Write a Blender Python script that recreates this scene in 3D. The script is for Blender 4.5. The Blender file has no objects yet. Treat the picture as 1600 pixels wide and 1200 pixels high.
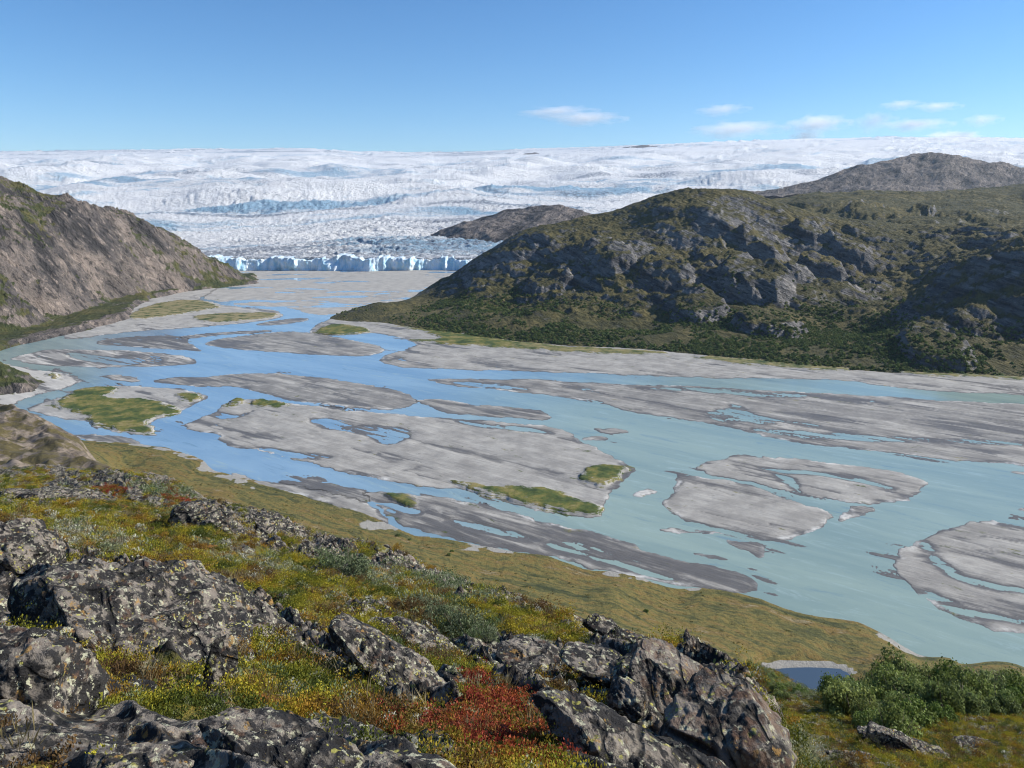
import bpy, math, random
import numpy as np

scene = bpy.context.scene
COL = scene.collection
R = math.radians

# ------------------------------------------------------------------ camera
CAM_Z = 200.0          # metres above the river plain
FPX, HOR = 1200.0, 320.0   # focal length and horizon row, in pixels of a 1600 x 1200 frame
cam = bpy.data.objects.new('camera', bpy.data.cameras.new('camera'))
COL.objects.link(cam)
cam.location = (0, 0, CAM_Z)
cam.rotation_euler = (R(90), 0, 0)
cam.data.sensor_width = 36.0
cam.data.lens = 36.0 * FPX / 1600
cam.data.shift_y = -(600 - HOR) / 1600
cam.data.clip_start = 0.2
cam.data.clip_end = 80000
scene.camera = cam

# ------------------------------------------------------------------ sky and sun
SUN_AZ, SUN_EL = R(80), R(31)
HAZE = 1.6e-5
world = bpy.data.worlds.new('World')
scene.world = world
world.use_nodes = True
wn, wl = world.node_tree.nodes, world.node_tree.links
sky = wn.new('ShaderNodeTexSky')
sky.sky_type = 'NISHITA'
sky.sun_disc = False
sky.sun_elevation = SUN_EL
sky.sun_rotation = SUN_AZ
sky.altitude = 0
sky.air_density = 1.0
sky.dust_density = 0.0
sky.ozone_density = 7.0
hsv = wn.new('ShaderNodeHueSaturation')
hsv.inputs['Saturation'].default_value = 1.10
hsv.inputs['Hue'].default_value = 0.5
wl.new(sky.outputs[0], hsv.inputs['Color'])
wl.new(hsv.outputs[0], wn['Background'].inputs[0])
wn['Background'].inputs[1].default_value = 0.088

sun = bpy.data.objects.new('sun', bpy.data.lights.new('sun', 'SUN'))
COL.objects.link(sun)
sun.data.energy = 4.4
sun.data.angle = R(0.53)
sun.data.color = (1.0, 0.95, 0.87)
sun.rotation_euler = (R(90) - SUN_EL, 0, math.pi - SUN_AZ)
scene.view_settings.view_transform = 'Standard'
scene.view_settings.look = 'None'
scene.view_settings.exposure = 0.75
scene.view_settings.gamma = 1.0
scene.view_settings.use_curve_mapping = False
scene.render.engine = 'CYCLES'
scene.cycles.max_bounces = 8
scene.cycles.diffuse_bounces = 3
scene.cycles.volume_bounces = 4
scene.cycles.transparent_max_bounces = 16
scene.cycles.use_denoising = True
scene.cycles.denoiser = 'OPENIMAGEDENOISE'
scene.cycles.denoising_input_passes = 'RGB_ALBEDO_NORMAL'
scene.render.filter_size = 1.1
scene.cycles.pixel_filter_type = 'BLACKMAN_HARRIS'
scene.cycles.filter_width = 1.1


# ------------------------------------------------------------------ numeric helpers
def _tab(seed, dim):
    r = np.random.RandomState(seed)
    g = r.normal(size=(256, dim))
    return (g / np.linalg.norm(g, axis=1)[:, None]).astype(np.float32)

_G2, _G3 = _tab(1, 2), _tab(2, 3)

def _h(a, seed):
    a = (a ^ (a >> np.uint32(15))) * np.uint32(0x2c1b3c6d)
    a = (a ^ (a >> np.uint32(12))) * np.uint32(0x297a2d39)
    return ((a ^ (a >> np.uint32(15))) + np.uint32(seed * 7 % 256)) & np.uint32(255)

def pn2(x, y, seed=0):
    x = np.asarray(x, np.float64); y = np.asarray(y, np.float64)
    xi = np.floor(x).astype(np.int64); yi = np.floor(y).astype(np.int64)
    fx = (x - xi).astype(np.float32); fy = (y - yi).astype(np.float32)
    u = fx * fx * fx * (fx * (fx * 6 - 15) + 10); v = fy * fy * fy * (fy * (fy * 6 - 15) + 10)
    def c(dx, dy):
        k = ((xi + dx) * 374761393 + (yi + dy) * 668265263 + seed * 1442695041).astype(np.uint32)
        g = _G2[_h(k, seed)]
        return g[..., 0] * (fx - dx) + g[..., 1] * (fy - dy)
    a = c(0, 0); b = c(1, 0); d = c(0, 1); e = c(1, 1)
    return (a + u * (b - a)) * (1 - v) + (d + u * (e - d)) * v

def pn3(x, y, z, seed=0):
    xi = np.floor(x).astype(np.int64); yi = np.floor(y).astype(np.int64); zi = np.floor(z).astype(np.int64)
    fx = (x - xi).astype(np.float32); fy = (y - yi).astype(np.float32); fz = (z - zi).astype(np.float32)
    s = lambda t: t * t * t * (t * (t * 6 - 15) + 10)
    u, v, w = s(fx), s(fy), s(fz)
    def c(dx, dy, dz):
        k = ((xi + dx) * 374761393 + (yi + dy) * 668265263 + (zi + dz) * 2147483647 + seed * 1442695041).astype(np.uint32)
        g = _G3[_h(k, seed)]
        return g[..., 0] * (fx - dx) + g[..., 1] * (fy - dy) + g[..., 2] * (fz - dz)
    def l(a, b, t): return a + t * (b - a)
    return l(l(l(c(0,0,0), c(1,0,0), u), l(c(0,1,0), c(1,1,0), u), v), l(l(c(0,0,1), c(1,0,1), u), l(c(0,1,1), c(1,1,1), u), v), w)

def fbm(x, y, octv=5, seed=0, gain=0.5, lac=2.03):
    t = 0; a = 1.0; f = 1.0
    for o in range(octv):
        t = t + a * pn2(x * f + o * 17.3, y * f - o * 9.1, seed + o)
        a *= gain; f *= lac
    return t

def ridged(x, y, octv=5, seed=0, gain=0.5, lac=2.07):
    """0..~1.5 with sharp crests"""
    t = 0; a = 1.0; f = 1.0; w = 1.0
    for o in range(octv):
        n = 1 - np.abs(pn2(x * f + o * 13.7, y * f + o * 5.3, seed + o)) * 2.0
        n = n * n * w
        w = np.clip(n * 1.6, 0, 1)
        t = t + a * n
        a *= gain; f *= lac
    return t

def sstep(a, b, x):
    t = np.clip((x - a) / (b - a), 0, 1)
    return t * t * (3 - 2 * t)

def px2w(px, py, Y):
    """pixel of the 1600x1200 photograph at depth Y -> world point"""
    return ((px - 800) / FPX * Y, Y, CAM_Z + (HOR - py) / FPX * Y)

def plain(px, py):
    """pixel -> point on the river plain z = 0"""
    Y = FPX * CAM_Z / (py - HOR)
    return ((px - 800) / FPX * Y, Y)

def smooth_poly(p, n=2):
    p = np.array(p, float)
    for _ in range(n):
        q = np.roll(p, -1, 0)
        p = np.stack([p * .75 + q * .25, p * .25 + q * .75], 1).reshape(-1, 2)
    return p

def inside(poly, x, y):
    r = np.zeros(x.shape, bool)
    n = len(poly)
    for i in range(n):
        x0, y0 = poly[i]; x1, y1 = poly[(i + 1) % n]
        if y0 == y1: continue
        c = ((y0 > y) != (y1 > y)) & (x < (x1 - x0) * (y - y0) / (y1 - y0) + x0)
        r ^= c
    return r

def sdf(poly, x, y, margin):
    """signed distance (positive inside); -margin far outside"""
    out = np.full(x.shape, -margin, float)
    mn = poly.min(0) - margin; mx = poly.max(0) + margin
    sel = (x > mn[0]) & (x < mx[0]) & (y > mn[1]) & (y < mx[1])
    if not sel.any(): return out
    X = x[sel]; Y = y[sel]
    d = np.full(X.shape, 1e18)
    n = len(poly)
    for i in range(n):
        a = poly[i]; b = poly[(i + 1) % n]
        e = b - a
        L = e @ e + 1e-12
        t = np.clip(((X - a[0]) * e[0] + (Y - a[1]) * e[1]) / L, 0, 1)
        dx = X - a[0] - t * e[0]; dy = Y - a[1] - t * e[1]
        d = np.minimum(d, dx * dx + dy * dy)
    d = np.sqrt(d)
    ins = inside(poly, X, Y)
    out[sel] = np.where(ins, d, np.maximum(-d, -margin))
    return out

class TPS:
    """thin plate interpolation of scattered values"""
    def __init__(s, P, V, lam=1e-6):
        s.P = np.array(P, float); V = np.array(V, float)
        n = len(V)
        A = np.zeros((n + 3, n + 3))
        A[:n, :n] = s.k(s.P, s.P) + lam * np.eye(n)
        A[:n, n] = 1; A[:n, n + 1:] = s.P
        A[n:, :n] = A[:n, n:].T
        s.w = np.linalg.solve(A, np.concatenate([V, np.zeros(3)]))
    @staticmethod
    def k(a, b):
        r2 = ((a[:, None, :] - b[None]) ** 2).sum(-1)
        return 0.5 * r2 * np.log(r2 + 1e-12)
    def __call__(s, x, y):
        sh = x.shape
        q = np.stack([x.ravel(), y.ravel()], 1)
        o = np.empty(len(q))
        n = len(s.P)
        for i in range(0, len(q), 40000):
            b = q[i:i + 40000]
            o[i:i + 40000] = s.k(b, s.P) @ s.w[:n] + s.w[n] + b @ s.w[n + 1:]
        return o.reshape(sh)

def upsample(fn, U, V, step=4):
    """evaluate fn on every step-th row/column of the grid and interpolate linearly"""
    nr, nc = U.shape
    ri = np.unique(np.append(np.arange(0, nr, step), nr - 1)); ci = np.unique(np.append(np.arange(0, nc, step), nc - 1))
    Z = fn(U[np.ix_(ri, ci)], V[np.ix_(ri, ci)])
    T = np.empty((len(ri), nc))
    for i in range(len(ri)): T[i] = np.interp(np.arange(nc), ci, Z[i])
    out = np.empty((nr, nc))
    r = np.arange(nr)
    k = np.clip(np.searchsorted(ri, r, 'right') - 1, 0, len(ri) - 2)
    f = ((r - ri[k]) / (ri[k + 1] - ri[k]))[:, None]
    return T[k] * (1 - f) + T[k + 1] * f


# ------------------------------------------------------------------ object helpers
def tag(o, label=None, cat=None, group=None, kind=None):
    if label: o['label'] = label
    if cat: o['category'] = cat
    if group: o['group'] = group
    if kind: o['kind'] = kind
    return o

def mesh_np(name, V, F, mat, attrs=None, smooth=True):
    """numpy vertices and faces (n x 3 or n x 4) -> mesh data"""
    me = bpy.data.meshes.new(name)
    V = np.ascontiguousarray(V, np.float32); F = np.ascontiguousarray(F, np.int32)
    n, k = F.shape
    me.vertices.add(len(V)); me.vertices.foreach_set('co', V.ravel())
    me.loops.add(n * k); me.loops.foreach_set('vertex_index', F.ravel())
    me.polygons.add(n)
    me.polygons.foreach_set('loop_start', np.arange(0, n * k, k, dtype=np.int32))
    me.polygons.foreach_set('loop_total', np.full(n, k, np.int32))
    me.polygons.foreach_set('use_smooth', np.full(n, smooth, bool))
    me.update(calc_edges=True)
    for kx, a in (attrs or {}).items():
        a = np.asarray(a, np.float32)
        if a.ndim == 2:
            at = me.attributes.new(kx, 'FLOAT_COLOR', 'POINT')
            at.data.foreach_set('color', np.concatenate([a, np.ones((len(a), 1), np.float32)], 1).ravel())
        else:
            at = me.attributes.new(kx, 'FLOAT', 'POINT'); at.data.foreach_set('value', a.ravel())
    for m in (mat if isinstance(mat, (list, tuple)) else [mat]): me.materials.append(m)
    return me

def obj(name, me, parent=None):
    o = bpy.data.objects.new(name, me)
    COL.objects.link(o)
    if parent: o.parent = parent
    return o

def grid_faces(nr, nc, keep=None):
    i = np.arange(nr * nc).reshape(nr, nc)
    F = np.stack([i[:-1, :-1], i[:-1, 1:], i[1:, 1:], i[1:, :-1]], -1).reshape(-1, 4)
    if keep is not None:
        k = keep[:-1, :-1] | keep[:-1, 1:] | keep[1:, 1:] | keep[1:, :-1]
        F = F[k.ravel()]
    return F

def compact(V, F, attrs):
    used = np.zeros(len(V), bool); used[F.ravel()] = True
    idx = np.cumsum(used) - 1
    return V[used], idx[F], {k: np.asarray(a)[used] for k, a in attrs.items()}

def grid_obj(name, X, Y, Z, mat, attrs=None, keep=None):
    V = np.stack([X, Y, Z], -1).reshape(-1, 3)
    F = grid_faces(*X.shape, keep)
    at = {k: (a.reshape(-1, a.shape[-1]) if a.ndim == 3 else a.ravel()) for k, a in (attrs or {}).items()}
    V, F, at = compact(V, F, at)
    return obj(name, mesh_np(name, V, F, mat, at))

def fan(t0, t1, nc, Ys):
    """a grid of rays fanning out in plan: t = X / Y"""
    t = np.linspace(t0, t1, nc)
    T, YY = np.meshgrid(t, np.asarray(Ys, float))
    return T * YY, YY, T


# ------------------------------------------------------------------ node helper
class Mat:
    def __init__(s, name):
        s.m = bpy.data.materials.new(name); s.m.use_nodes = True
        s.t = s.m.node_tree; s.n = s.t.nodes
        s.b = s.n['Principled BSDF']
        s.b.inputs['Specular IOR Level'].default_value = 0.25
    def new(s, ty, **kw):
        n = s.n.new(ty)
        for k, v in kw.items(): setattr(n, k, v)
        return n
    def put(s, sock, v):
        if isinstance(v, bpy.types.NodeSocket): s.t.links.new(v, sock)
        elif isinstance(v, (tuple, list)) and len(v) == 3 and sock.type == 'RGBA': sock.default_value = (*v, 1)
        else: sock.default_value = v
    def geo(s, k='Position'): return s.new('ShaderNodeNewGeometry').outputs[k]
    def objc(s): return s.new('ShaderNodeTexCoord').outputs['Object']
    def attr(s, name, kind='GEOMETRY'):
        n = s.new('ShaderNodeAttribute', attribute_name=name, attribute_type=kind); return n.outputs['Fac']
    def attrc(s, name, kind='GEOMETRY'):
        n = s.new('ShaderNodeAttribute', attribute_name=name, attribute_type=kind); return n.outputs['Color']
    def map(s, v, scale=(1, 1, 1), rot=(0, 0, 0), loc=(0, 0, 0)):
        if any(rot):
            n = s.new('ShaderNodeMapping'); s.put(n.inputs['Vector'], v)
            n.inputs['Rotation'].default_value = rot; v = n.outputs[0]
        n = s.new('ShaderNodeMapping'); s.put(n.inputs['Vector'], v)
        n.inputs['Scale'].default_value = scale; n.inputs['Location'].default_value = loc
        return n.outputs[0]
    def noise(s, v, scale=1.0, det=5, rough=0.55, dist=0.0, out=0):
        n = s.new('ShaderNodeTexNoise'); s.put(n.inputs['Vector'], v)
        n.inputs['Scale'].default_value = scale; n.inputs['Detail'].default_value = det
        n.inputs['Roughness'].default_value = rough; n.inputs['Distortion'].default_value = dist
        return n.outputs[out]
    def vor(s, v, scale=1.0, feature='F1', out=0, rand=1.0):
        n = s.new('ShaderNodeTexVoronoi', feature=feature); s.put(n.inputs['Vector'], v)
        n.inputs['Scale'].default_value = scale; n.inputs['Randomness'].default_value = rand
        return n.outputs[out]
    def ramp(s, f, stops, interp='LINEAR'):
        n = s.new('ShaderNodeValToRGB'); s.put(n.inputs[0], f)
        e = n.color_ramp; e.interpolation = interp
        while len(e.elements) < len(stops): e.elements.new(0.5)
        for el, (p, c) in zip(e.elements, stops):
            el.position = p
            el.color = (*c, 1) if isinstance(c, (tuple, list)) else (c, c, c, 1)
        return n.outputs[0]
    def mix(s, f, a, b, blend='MIX'):
        n = s.new('ShaderNodeMix', data_type='RGBA', blend_type=blend)
        s.put(n.inputs[0], f); s.put(n.inputs[6], a); s.put(n.inputs[7], b)
        return n.outputs[2]
    def math(s, op, a, b=0.0, clamp=False):
        n = s.new('ShaderNodeMath', operation=op, use_clamp=clamp); s.put(n.inputs[0], a); s.put(n.inputs[1], b)
        return n.outputs[0]
    def sep(s, v, k):
        n = s.new('ShaderNodeSeparateXYZ'); s.put(n.inputs[0], v); return n.outputs[k]
    def step(s, x, a, b):
        n = s.new('ShaderNodeMapRange', interpolation_type='SMOOTHSTEP'); s.put(n.inputs[0], x)
        n.inputs[1].default_value = a; n.inputs[2].default_value = b
        return n.outputs[0]
    def bump(s, h, dist, strength=1.0, normal=None):
        n = s.new('ShaderNodeBump'); s.put(n.inputs['Height'], h)
        n.inputs['Distance'].default_value = dist; n.inputs['Strength'].default_value = strength
        if normal is not None: s.put(n.inputs['Normal'], normal)
        return n.outputs[0]
    def done(s, color=None, rough=None, normal=None, **kw):
        if color is not None: s.put(s.b.inputs['Base Color'], color)
        if rough is not None: s.put(s.b.inputs['Roughness'], rough)
        if normal is not None: s.put(s.b.inputs['Normal'], normal)
        for k, v in kw.items(): s.put(s.b.inputs[k.replace('_', ' ')], v)
        return s.m


# ================================================================== materials of the land
def mat_gravel():
    m = Mat('gravel'); p = m.geo()
    h = m.attr('height'); g = m.attr('grass'); pale = m.attr('pale'); rim = m.attr('rim'); mud = m.attr('mud')
    st = m.noise(p, 0.05, 6, 0.65)
    fl = m.noise(m.map(p, (0.012, 0.11, 1), (0, 0, R(36))), 1.0, 7, 0.66, 0.5)
    fs = m.noise(m.map(p, (0.05, 0.5, 1), (0, 0, R(36))), 1.0, 5, 0.7, 0.3)
    fine = m.noise(p, 0.8, 4, 0.7)
    hh = m.math('ADD', h, m.math('MULTIPLY', m.math('SUBTRACT', fl, 0.5), 0.75))
    hh = m.math('ADD', hh, m.math('MULTIPLY', m.math('SUBTRACT', fs, 0.5), 0.35))
    dry = m.step(hh, 0.06, 0.36)
    dry = m.math('MULTIPLY', dry, m.math('SUBTRACT', 1.0, m.math('MULTIPLY', mud, m.step(fl, 0.66, 0.44))))
    wet = m.mix(st, (0.080, 0.074, 0.068), (0.155, 0.145, 0.132))
    d = m.mix(m.step(st, 0.35, 0.65), (0.245, 0.232, 0.208), (0.39, 0.370, 0.328))
    d = m.mix(m.math('MULTIPLY', m.step(fs, 0.52, 0.68), 0.55), d, (0.19, 0.185, 0.18))
    d = m.mix(m.math('MULTIPLY', m.step(fine, 0.55, 0.75), 0.35), d, (0.16, 0.155, 0.15))
    dots = m.math('MULTIPLY', m.step(m.vor(p, 0.09), 0.14, 0.06), m.step(st, 0.5, 0.6))
    d = m.mix(m.math('MULTIPLY', dots, 0.6), d, (0.12, 0.115, 0.10))
    d = m.mix(m.math('MULTIPLY', pale, 0.75), d, (0.62, 0.585, 0.52))
    c = m.mix(dry, wet, d)
    c = m.mix(m.math('MULTIPLY', rim, m.step(st, 0.42, 0.6)), c, (0.56, 0.54, 0.49))
    gn = m.noise(p, 0.05, 6, 0.68)
    gr = m.ramp(gn, [(0.36, (0.030, 0.052, 0.012)), (0.46, (0.07, 0.092, 0.02)), (0.54, (0.15, 0.138, 0.032)), (0.64, (0.25, 0.20, 0.08))])
    gr = m.mix(m.math('MULTIPLY', m.step(m.noise(p, 0.35, 4, 0.7), 0.5, 0.7), 0.5), gr, (0.03, 0.04, 0.012))
    gr = m.mix(m.math('MULTIPLY', m.attr('straw'), m.step(gn, 0.36, 0.56)), gr, (0.25, 0.205, 0.105))
    gm = m.step(m.math('ADD', g, m.math('MULTIPLY', m.math('SUBTRACT', m.noise(m.map(p, (0.05, 0.12, 1), (0, 0, R(36))), 1.0, 6, 0.7), 0.5), 2.4)), 0.28, 0.52)
    c = m.mix(gm, c, gr)
    rough = m.math('ADD', 0.5, m.math('MULTIPLY', dry, 0.45))
    n = m.bump(m.math('ADD', fs, m.math('MULTIPLY', fine, 0.4)), 0.7, 0.5)
    return m.done(c, rough, n)

def mat_water():
    m = Mat('glacial_water'); p = m.geo()
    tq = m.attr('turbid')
    n1 = m.noise(m.map(p, (0.004, 0.022, 1), (0, 0, R(36))), 1.0, 5, 0.6, 0.8)
    n2 = m.noise(p, 0.35, 3, 0.6)
    milky = m.mix(m.step(n1, 0.3, 0.7), (0.20, 0.275, 0.248), (0.27, 0.345, 0.292))
    sky_blue = m.mix(m.step(n1, 0.3, 0.7), (0.155, 0.262, 0.37), (0.235, 0.355, 0.455))  # grazing sky reflection painted into the base colour of the calmer channels
    c = m.mix(tq, sky_blue, milky)
    n = m.bump(m.math('ADD', n2, m.math('MULTIPLY', m.noise(p, 0.05, 2, 0.5), 2.0)), 0.25, 0.22)
    m.b.inputs['IOR'].default_value = 1.33
    m.b.inputs['Specular IOR Level'].default_value = 0.5
    n3 = m.noise(m.map(p, (0.02, 0.10, 1), (0, 0, R(36))), 1.0, 6, 0.72, 1.2)
    c = m.mix(m.math('MULTIPLY', m.step(n3, 0.53, 0.70), 0.55), c, (0.31, 0.40, 0.375))
    c = m.mix(m.math('MULTIPLY', m.step(n3, 0.45, 0.30), 0.5), c, (0.11, 0.195, 0.25))
    n4 = m.noise(m.map(p, (0.06, 0.5, 1), (0, 0, R(36))), 1.0, 4, 0.75, 0.8)
    c = m.mix(m.math('MULTIPLY', m.math('MULTIPLY', m.step(n4, 0.60, 0.72), m.step(n3, 0.5, 0.6)), 0.5), c, (0.42, 0.48, 0.46))
    return m.done(c, m.math('ADD', 0.07, m.math('MULTIPLY', n1, 0.16)), n)

def pw0(m, p, scale):
    return m.mix(1.0, p, m.mix(1.0, m.noise(p, 0.03 * scale, 3, 0.6, out=1), (6 / scale, 6 / scale, 6 / scale), 'MULTIPLY'), 'ADD')

def mat_mountain(name, veg_lo, veg_hi, rockA, rockB, vegA, vegB, vegC, scale=1.0, dip=R(45), lichen=0.5, vegmix=1.0):
    """bare layered rock on the steep faces, low heath on the gentle ones"""
    m = Mat(name); p = m.geo()
    q = m.map(p, (scale, scale, scale))
    up = m.sep(m.geo('Normal'), 2)
    big = m.noise(q, 0.009, 6, 0.62)
    mid = m.noise(q, 0.05, 6, 0.68)
    fin = m.noise(m.map(q, (1, 1, 1)), 0.13, 6, 0.74)
    spk = m.noise(m.map(pw0(m, p, scale), (0.05 * scale, 0.05 * scale, 0.22 * scale), (0, dip, 0)), 1.0, 5, 0.68)
    k = 0.011 * scale
    pw = m.mix(0.5 if False else 1.0, p, m.mix(1.0, m.noise(q, 0.02, 4, 0.6, out=1), (14 / scale, 14 / scale, 14 / scale), 'MULTIPLY'), 'ADD')
    bands = m.noise(m.map(pw, (k * 0.6, k * 0.6, k * 6), (0, dip, 0)), 1.0, 5, 0.60)
    gully = m.noise(m.map(pw, (k * 0.45, k * 0.45, k * 2.2), (0, dip, 0), (5, 2, 7)), 1.0, 5, 0.60)
    rk = m.mix(m.step(bands, 0.36, 0.64), rockA, rockB)
    rk = m.mix(m.math('MULTIPLY', m.step(mid, 0.56, 0.72), lichen), rk, (0.27, 0.21, 0.155))
    rk = m.mix(m.step(big, 0.40, 0.62), rk, m.mix(0.55, rk, tuple(c * 0.8 for c in rockA)))
    rk = m.mix(m.math('MULTIPLY', m.step(fin, 0.52, 0.68), 0.6), rk, tuple(c * 0.25 for c in rockA))
    rk = m.mix(m.math('MULTIPLY', m.step(spk, 0.47, 0.38), 0.75), rk, tuple(c * 0.3 for c in rockA))
    rk = m.mix(m.math('MULTIPLY', m.step(spk, 0.56, 0.66), 0.6), rk, tuple(min(0.5, c * 1.55) for c in rockB))
    rk = m.mix(m.math('MULTIPLY', m.step(bands, 0.45, 0.36), 0.8), rk, tuple(c * 0.35 for c in rockA))
    vg = m.ramp(m.math('ADD', m.math('MULTIPLY', big, 0.5), m.math('MULTIPLY', mid, 0.5)), [(0.38, vegA), (0.5, vegB), (0.6, vegC)])
    vg = m.mix(m.math('MULTIPLY', m.step(fin, 0.45, 0.7), 0.55), vg, tuple(c * 0.4 for c in vegA))
    u2 = m.math('ADD', up, m.math('MULTIPLY', m.math('SUBTRACT', mid, 0.5), 0.5))
    u2 = m.math('ADD', u2, m.math('MULTIPLY', m.math('SUBTRACT', big, 0.5), 0.5))
    u2 = m.math('ADD', u2, m.math('MULTIPLY', m.math('SUBTRACT', gully, 0.5), 0.9 * vegmix))
    f = m.step(u2, veg_lo, veg_hi)
    c = m.mix(f, rk, vg)
    n = m.bump(m.math('ADD', m.math('ADD', m.math('MULTIPLY', mid, 1.2), m.math('MULTIPLY', fin, 0.6)), m.math('ADD', m.math('MULTIPLY', bands, 1.4), m.math('MULTIPLY', spk, 1.2))), 9.0 / scale, 0.9)
    return m.done(c, 0.9, n)

def mat_ice():
    m = Mat('glacier_ice'); p = m.geo()
    blue = m.attr('blue'); dirt_shade = m.attr('dirt_shade')
    w = m.noise(p, 0.012, 7, 0.68)
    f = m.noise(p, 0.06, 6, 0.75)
    g = m.noise(m.map(p, (0.010, 0.035, 0.02), (0, 0, R(20))), 1.0, 7, 0.75, 0.6)
    b2 = m.math('ADD', blue, m.math('MULTIPLY', m.math('SUBTRACT', g, 0.5), 1.3))
    c = m.mix(m.step(b2, 0.25, 0.9), (0.82, 0.815, 0.80), (0.30, 0.46, 0.58))
    d2 = m.math('ADD', m.math('MULTIPLY', dirt_shade, 0.55), m.math('MULTIPLY', m.math('SUBTRACT', f, 0.5), 2.3))  # grey dirt, plus crevasse shadow painted on as dark specks
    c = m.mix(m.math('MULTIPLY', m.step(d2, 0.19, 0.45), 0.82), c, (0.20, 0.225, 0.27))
    n = m.bump(m.math('ADD', m.math('MULTIPLY', g, 0.9), m.math('MULTIPLY', f, 1.0)), 20.0, 1.0)
    return m.done(c, 0.6, n)

def mat_icecliff():
    m = Mat('cliff_ice'); p = m.geo()
    v = m.noise(m.map(p, (0.05, 0.05, 0.012)), 1.0, 6, 0.65, 0.5)
    f = m.noise(m.map(p, (0.25, 0.25, 0.10)), 1.0, 5, 0.7)
    c = m.mix(m.step(v, 0.35, 0.62), (0.36, 0.62, 0.76), (0.80, 0.87, 0.89))
    zz = m.sep(p, 2)
    c = m.mix(m.math('MULTIPLY', m.step(m.math('ADD', f, m.math('MULTIPLY', m.step(zz, 22, 42), 0.22)), 0.58, 0.74), 0.65), c, (0.42, 0.46, 0.49))
    return m.done(c, 0.45, m.bump(m.math('ADD', v, m.math('MULTIPLY', f, 0.4)), 4.0, 0.7))

def rock_layers(m, p, s=1.0, strata=(0, R(-30), R(20)), rust=0.14, black=0.0):
    """grey gneiss with black, pale and yellow crusts of lichen; returns colour, height"""
    warp = m.noise(p, 2.2 * s, 4, 0.6, out=1)
    pw = m.mix(0.09 / s, p, warp, 'ADD')
    band = m.noise(m.map(pw, (1.0 * s, 1.0 * s, 8.0 * s), strata), 1.0, 5, 0.65, 0.4)
    cr = m.noise(p, 9.0 * s, 6, 0.72)
    big = m.noise(p, 1.3 * s, 5, 0.6)
    c = m.mix(m.step(band, 0.36, 0.64), (0.075, 0.069, 0.061), (0.275, 0.238, 0.19))
    c = m.mix(m.math('MULTIPLY', m.step(big, 0.46, 0.62), 0.6), c, (0.27, 0.228, 0.185))
    blk = m.noise(pw, 4.2 * s, 6, 0.70)
    c = m.mix(m.math('MULTIPLY', m.step(m.math('ADD', blk, m.math('MULTIPLY', m.math('SUBTRACT', big, 0.5), -0.5)), 0.435 + black, 0.515 + black), 0.95), c, (0.019, 0.018, 0.018))
    pal = m.noise(m.map(pw, loc=(7, 3, 1)), 6.5 * s, 5, 0.68)
    c = m.mix(m.math('MULTIPLY', m.step(pal, 0.575, 0.62), 0.9), c, (0.50, 0.49, 0.34))
    spots = m.vor(m.map(pw, loc=(3, 9, 2)), 13 * s, 'SMOOTH_F1')
    yel = m.math('MULTIPLY', m.step(m.noise(m.map(p, loc=(11, 2, 5)), 2.2 * s, 4, 0.6), 0.54, 0.62), m.step(spots, 0.36, 0.22))
    c = m.mix(m.math('MULTIPLY', yel, 0.85), c, (0.44, 0.41, 0.10))
    org = m.math('MULTIPLY', m.step(m.noise(m.map(p, loc=(21, 2, 15)), 3.1 * s, 5, 0.7), 0.61, 0.66), 0.8)
    c = m.mix(org, c, (0.36, 0.21, 0.06))
    rs = m.step(m.noise(m.map(p, loc=(1, 12, 5)), 2.6 * s, 6, 0.7), 0.62 - rust * 0.4, 0.70 - rust * 0.4)
    c = m.mix(m.math('MULTIPLY', rs, 0.62), c, (0.14, 0.078, 0.048))
    crk = m.vor(m.map(pw, (0.55 * s, 0.55 * s, 1.9 * s), strata), 1.0, 'DISTANCE_TO_EDGE')
    crk = m.math('MULTIPLY', m.step(crk, 0.055, 0.012), m.step(m.noise(p, 1.1 * s, 3, 0.6), 0.42, 0.55))
    c = m.mix(m.math('MULTIPLY', crk, 0.9), c, (0.012, 0.011, 0.010))
    wsp = m.step(m.vor(p, 22 * s), 0.16, 0.08)
    c = m.mix(m.math('MULTIPLY', wsp, m.step(m.noise(p, 3.0 * s, 3, 0.6), 0.5, 0.6)), c, (0.58, 0.57, 0.52))
    h = m.math('ADD', m.math('SUBTRACT', m.math('MULTIPLY', band, 0.8), m.math('MULTIPLY', crk, 0.9)), m.math('ADD', m.math('MULTIPLY', cr, 0.7), m.math('MULTIPLY', blk, 0.5)))
    return c, h

def mat_rock(name, s=1.0, strata=(0, R(28), R(20)), rust=0.12, black=0.0):
    m = Mat(name)
    c, h = rock_layers(m, m.geo(), s, strata, rust, black)
    return m.done(c, 0.88, m.bump(h, 0.16 / s, 0.95))

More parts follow.
